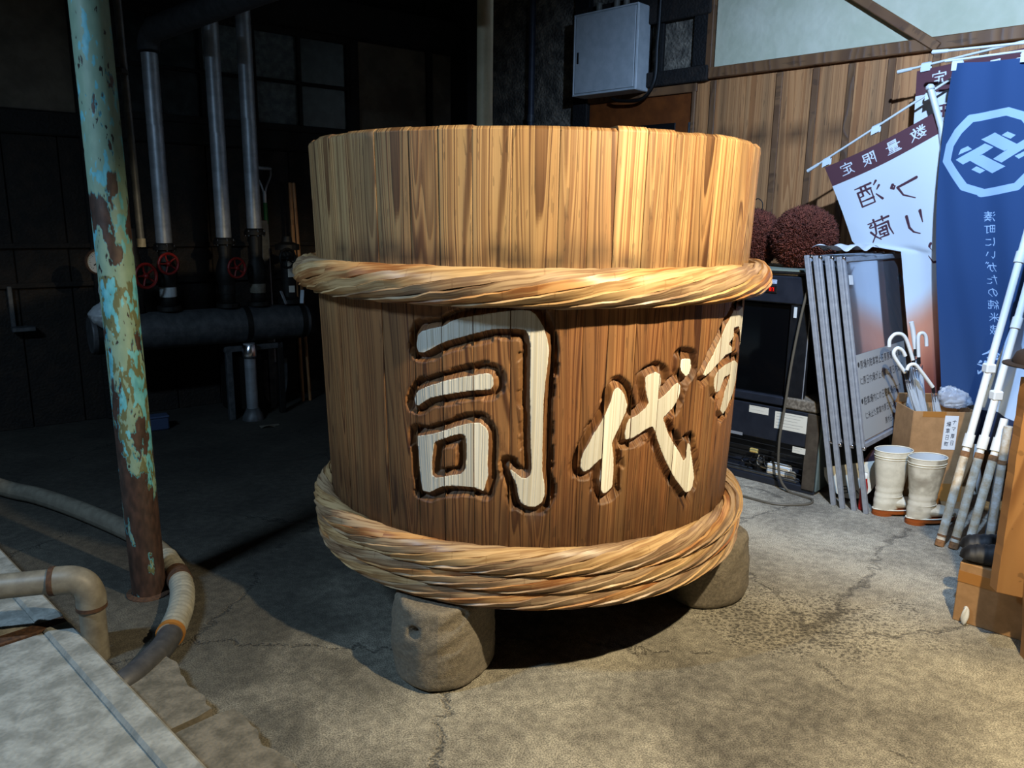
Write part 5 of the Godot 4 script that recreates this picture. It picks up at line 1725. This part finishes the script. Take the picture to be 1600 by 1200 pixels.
func box_and_umbrellas() -> void:
	var B := at(Vector3(2.30, 0, -4.085), -.06)
	var o := thing("cardboard_box", "tall open cardboard box behind the boots with a paper slip", "box", B)
	var w := .33
	var d := .215
	var h := .535
	part("front_wall", Shape.new().boxat(Vector3(0, h / 2, d / 2), Vector3(w, h, .006), .001), M.card, o)
	part("back_wall", Shape.new().boxat(Vector3(0, h / 2, -d / 2), Vector3(w, h, .006), .001), M.card, o)
	for s in [-1.0, 1.0]:
		part("side_wall", Shape.new().boxat(Vector3(s * w / 2, h / 2, 0), Vector3(.006, h, d), .001), M.card, o)
	part("base", Shape.new().boxat(Vector3(0, .004, 0), Vector3(w, .006, d), .001), M.card, o)
	part("flap", Shape.new().box(Transform3D(Basis(Vector3.RIGHT, .5), Vector3(0, h + .02, -d / 2 - .02)), Vector3(w - .01, .07, .005), .001), M.card, o)
	part("tape", Shape.new().boxat(Vector3(-.06, h - .015, d / 2 + .0035), Vector3(.12, .03, .001), .0002), M.tape, o)
	part("stain", Shape.new().boxat(Vector3(.05, .09, d / 2 + .0035), Vector3(.16, .1, .0006), .0002), M.tape, o)
	var im := canvas(96, 256, Color(.82, .85, .88))
	var dk := Color(.16, .18, .24)
	for k in 4:
		glyph(im, "ナマ原日"[k] if k < 4 else "", Vector2(56, 30 + k * 52), Vector2(28, 36), 2.0, dk)
		glyph(im, "場車日町"[k], Vector2(16, 44 + k * 50), Vector2(30, 38), 2.0, dk)
	var sl := Shape.new()
	sl.face(Vector3(-.005, .33, d / 2 + .0045), Vector3(.065, .33, d / 2 + .0045), Vector3(.065, .515, d / 2 + .0045), Vector3(-.005, .515, d / 2 + .0045), Vector2(0, 1), Vector2(1, 1), Vector2(1, 0), Vector2(0, 0))
	part("paper_slip", sl, printed(im), o)
	# umbrellas: handle from tip of the hook, down the shaft into the box
	var film := mat(Color(.82, .87, .92, .55), .25)
	film.transparency = BaseMaterial3D.TRANSPARENCY_ALPHA
	var U := [
		["clear umbrella with the biggest white hook handle, at the back of the box", [Vector3(2.01, .86, -4.095), Vector3(2.01, .9, -4.095), Vector3(2.04, .93, -4.095), Vector3(2.09, .91, -4.095), Vector3(2.145, .79, -4.095)], Vector3(2.38, .03, -4.1)],
		["clear umbrella with a white hook handle leaning furthest left", [Vector3(2.075, .82, -4.043), Vector3(2.055, .85, -4.043), Vector3(2.025, .86, -4.043), Vector3(2.015, .82, -4.043), Vector3(2.085, .73, -4.043)], Vector3(2.40, .03, -4.06)],
		["clear umbrella with a flat white handle, lowest and frontmost", [Vector3(2.075, .75, -4.01), Vector3(2.085, .775, -4.01), Vector3(2.115, .78, -4.01), Vector3(2.155, .74, -4.01), Vector3(2.225, .66, -4.015)], Vector3(2.42, .03, -4.03)],
		["clear umbrella with an upright white hook handle beside the blue banner", [Vector3(2.23, .86, -4.135), Vector3(2.22, .91, -4.135), Vector3(2.2, .93, -4.135), Vector3(2.18, .91, -4.135), Vector3(2.195, .8, -4.135)], Vector3(2.33, .03, -4.145)],
		["umbrella with a straight white handle behind the other umbrellas", [Vector3(2.15, .985, -4.17), Vector3(2.155, .97, -4.17), Vector3(2.165, .94, -4.17), Vector3(2.175, .90, -4.17), Vector3(2.19, .84, -4.17)], Vector3(2.22, .03, -4.165)]]
	var nz := noise(1.0, 161, 3)
	for k in U.size():
		var foot: Vector3 = U[k][2]
		var t := thing("umbrella", U[k][0], "umbrella", at(foot), "umbrellas in the box")
		var pts := []
		for p in U[k][1]:
			pts.append(p - foot)
		var neck: Vector3 = pts[4]
		part("handle", Shape.new().tube(curve(pts, 7), .0095 if k != 4 else .012, 12), M.white_plastic, t)
		part("ferrule", Shape.new().tube([neck, neck * .95], .0085, 10), M.black, t)
		part("shaft", Shape.new().tube([neck * .95, Vector3(0, .0, 0)], .004, 8), M.chrome, t)
		part("runner", Shape.new().tube([neck * .93, neck * .89], .011, 10), M.chrome, t)
		for q in 6:
			var a := TAU * q / 6
			part("rib_tip", Shape.new().tube([neck * .87 + Vector3(cos(a), .2, sin(a)) * .012, neck * .93 + Vector3(cos(a), .6, sin(a)) * .016], .0022, 6), M.chrome, t)
		part("canopy", Shape.new().sheet(24, 18, func(u: float, v: float) -> Vector3:
			var c := neck * lerpf(.92, .06, v)
			var a := TAU * fmod(u, 1.0)
			var r := (.007 + .011 * pow(sin(clampf(v * 1.1 + .06, 0, 1) * PI), .6)) * (1.0 + .3 * sin(a * 6 + v * 2)) * (1.0 + .2 * nz.get_noise_3d(cos(a) * 3, sin(a) * 3, v * 5 + k))
			return c + Vector3(cos(a) * r, .3 * r * cos(a), sin(a) * r)), film, t)
	var wrap: StandardMaterial3D = mat(Color(.85, .88, .92, .35), .3)
	wrap.transparency = BaseMaterial3D.TRANSPARENCY_ALPHA
	var pb := thing("plastic_sheet", "crumpled clear plastic bulging over the rim of the cardboard box", "plastic sheet", at(Vector3(2.375, .55, -4.05)))
	part("sheet", Shape.new().sheet(36, 24, func(u: float, v: float) -> Vector3:
		var a := TAU * fmod(u, 1.0)
		var b := (v - .5) * PI
		var n := 1.0 + .35 * nz.get_noise_3d(cos(a) * 3, sin(a) * 3, v * 6) + .12 * nz.get_noise_3d(cos(a) * 12, sin(a) * 12, v * 20)
		var up := 1.0 if sin(b) > 0 else .55
		return Vector3(cos(a) * cos(b) * .085 * n - .04 * maxf(sin(b), 0), .03 + sin(b) * .07 * n * up, -sin(a) * cos(b) * .05 * n)), wrap, pb)


func counter() -> void:
	# end of a wooden counter: two boards and its top, running off to the right
	var o := thing("wooden_counter", "end of an orange-brown wooden counter at the right edge", "counter", at(Vector3(1.72, 0, -2.55), -.12))
	var nz := noise(1.0, 171, 3)
	var poly := PackedVector2Array()
	for i in 24:
		var y := lerpf(1.0, .235, i / 23.0)
		poly.append(Vector2(.0 + .003 * nz.get_noise_2d(y * 40, 0), y))
	poly.append_array(PackedVector2Array([Vector2(.115, .215), Vector2(.115, 1.0)]))
	part("side_board", Shape.new().plate(Transform3D(Basis(), Vector3(0, 0, -.03)), poly, .05), M.counterwood, o)
	var p2 := PackedVector2Array()
	for i in 20:
		var y := lerpf(1.0, .0, i / 19.0)
		p2.append(Vector2(.085 + .05 * smoothstep(.3, 0, y) * .5 + .004 * nz.get_noise_2d(y * 40, 9), y))
	p2.append_array(PackedVector2Array([Vector2(.55, .0), Vector2(.55, 1.0)]))
	part("front_board", Shape.new().plate(Transform3D(Basis(), Vector3(0, 0, .022)), p2, .035), M.counterwood, o)
	part("top_board", Shape.new().boxat(Vector3(.46, 1.015, -.1), Vector3(.74, .035, .36), .006), M.counterwood, o)
	var bx := thing("low_cardboard_box", "low taped cardboard box under the wooden counter", "box", at(Vector3(1.90, 0, -2.75), -.75))
	part("box", Shape.new().boxat(Vector3(.04, .12, .0), Vector3(.36, .24, .22), .003), M.card, bx)
	part("tape", Shape.new().boxat(Vector3(.04, .185, .111), Vector3(.36, .045, .001), .0002), M.tape, bx)
	var black := mat(Color(.055, .05, .05), .6)
	for k in 2:
		var t := thing("slipper", ["black ribbed slipper on the low box, nearer the camera", "black ribbed slipper on the low box, behind its mate"][k], "slipper", at([Vector3(1.845, .24, -2.74), Vector3(1.90, .24, -2.84)][k], PI - .45), "pair of black slippers")
		part("sole", Shape.new().sheet(24, 8, func(u: float, v: float) -> Vector3:
			var a := -TAU * u
			var b := (v - .5) * PI
			return Vector3(.02 + cos(a) * cos(b) * .105, .014 + .014 * sin(b), sin(a) * cos(b) * .047)), black, t)
		var up: Shape = Shape.new().sheet(40, 16, func(u: float, v: float) -> Vector3:
			var a := (u - .5) * PI
			var x := lerpf(-.0, .122, v)
			var e := sqrt(maxf(0, 1.0 - pow(v, 7)))
			return Vector3(x, .018 + cos(a) * (.062 - .022 * v) * e + .0018 * sin(v * 70), sin(a) * .05 * (.35 + .65 * e)))
		part("upper", up, black, t)
	tag(part("foam_scrap", Shape.new().sheet(12, 8, func(u: float, v: float) -> Vector3:
		var a := -TAU * u
		var b := (v - .5) * PI
		var r := .012 * (1.0 + .3 * sin(a * 3 + v * 9))
		return Vector3(cos(a) * cos(b) * r, .04 + sin(b) * .04, sin(a) * cos(b) * r)), M.white_plastic, self, at(Vector3(1.742, 0, -2.72))), "white foam scrap at the corner of the low box", "scrap")
	var hat := thing("brown_cap", "dark brown rounded cap lying on the wooden counter", "cap", at(Vector3(1.80, 1.033, -2.58)))
	part("crown", Shape.new().lathe(Transform3D(), [Vector2(.095, .0), Vector2(.098, .02), Vector2(.088, .045), Vector2(.06, .062), Vector2(0, .068)], 24), mat(Color(.14, .09, .07), .8), hat)
	part("brim", Shape.new().lathe(Transform3D(Basis(), Vector3(-.02, 0, 0)), [Vector2(.08, 0), Vector2(.108, .004), Vector2(.108, .01), Vector2(.08, .012)], 24), mat(Color(.12, .08, .06), .8), hat)


func small_things() -> void:
	# round card leaning between the fridge and the sign stands
	var im := canvas(256, 256, Color(.78, .77, .72))
	var dk := Color(.1, .1, .12)
	for p in [[128, 96, 12], [176, 70, 11]]:
		ink(im, Vector2(p[0], p[1]), Vector2(p[0], p[1]), p[2], p[2], dk)
	for k in 3:
		glyph(im, "日いた"[k], Vector2(70 + k * 44, 140 + k * 20), Vector2(36, 36), 2.5, dk)
	ink(im, Vector2(10, 40), Vector2(246, 30), 1.5, 1.5, Color(.4, .4, .38))
	var poly := PackedVector2Array([Vector2(-.14, .13), Vector2(.14, .13)])
	for i in 21:
		var a := lerpf(.12, PI - .12, i / 20.0)
		poly.append(Vector2(cos(a) * .145, .10 - sin(a) * .16))
	var rc := thing("round_card", "white rounded card with black writing leaning beside the fridge", "card", Transform3D(Basis(UP, -.76) * Basis(Vector3.RIGHT, -.2) * Basis(Vector3.BACK, .35), Vector3(1.878, .085, -4.043)))
	var st := Shape.new().plate(Transform3D(), poly, .004)
	for i in st.uv.size():
		st.uv[i] = Vector2(st.uv[i].x / .29 + .5, .5 - (st.uv[i].y - .03) / .29)
	part("card", st, printed(im), rc)
	# odds and ends pushed in between the frames
	var cb := thing("cloth_bundle", "dark purple cloth bundle on the floor behind the sign stands", "cloth", at(Vector3(2.0, 0, -4.07)))
	var nz := noise(1.0, 181, 3)
	part("bundle", Shape.new().sheet(24, 16, func(u: float, v: float) -> Vector3:
		var a := -TAU * fmod(u, 1.0)
		var b := (v - .5) * PI
		var n := 1.0 + .3 * nz.get_noise_3d(cos(a) * 2, sin(a) * 2, v * 5)
		return Vector3(cos(a) * cos(b) * .075 * n, .15 + sin(b) * .15, sin(a) * cos(b) * .07 * n)), mottled(Color(.12, .05, .09), Color(.2, .09, .14), .2, 183, .9), cb)
	var rt := thing("red_bottle", "small red bottle standing between the sign stand legs", "bottle", at(Vector3(1.884, 0, -3.936)))
	part("body", Shape.new().lathe(Transform3D(), [Vector2(0, 0), Vector2(.018, 0), Vector2(.019, .01), Vector2(.019, .13), Vector2(.012, .165), Vector2(.012, .18), Vector2(0, .18)], 18), mat(Color(.62, .08, .05), .4), rt)
	part("cap", Shape.new().lathe(Transform3D(), [Vector2(.014, .178), Vector2(.014, .205), Vector2(0, .207)], 14), M.white_plastic, rt)
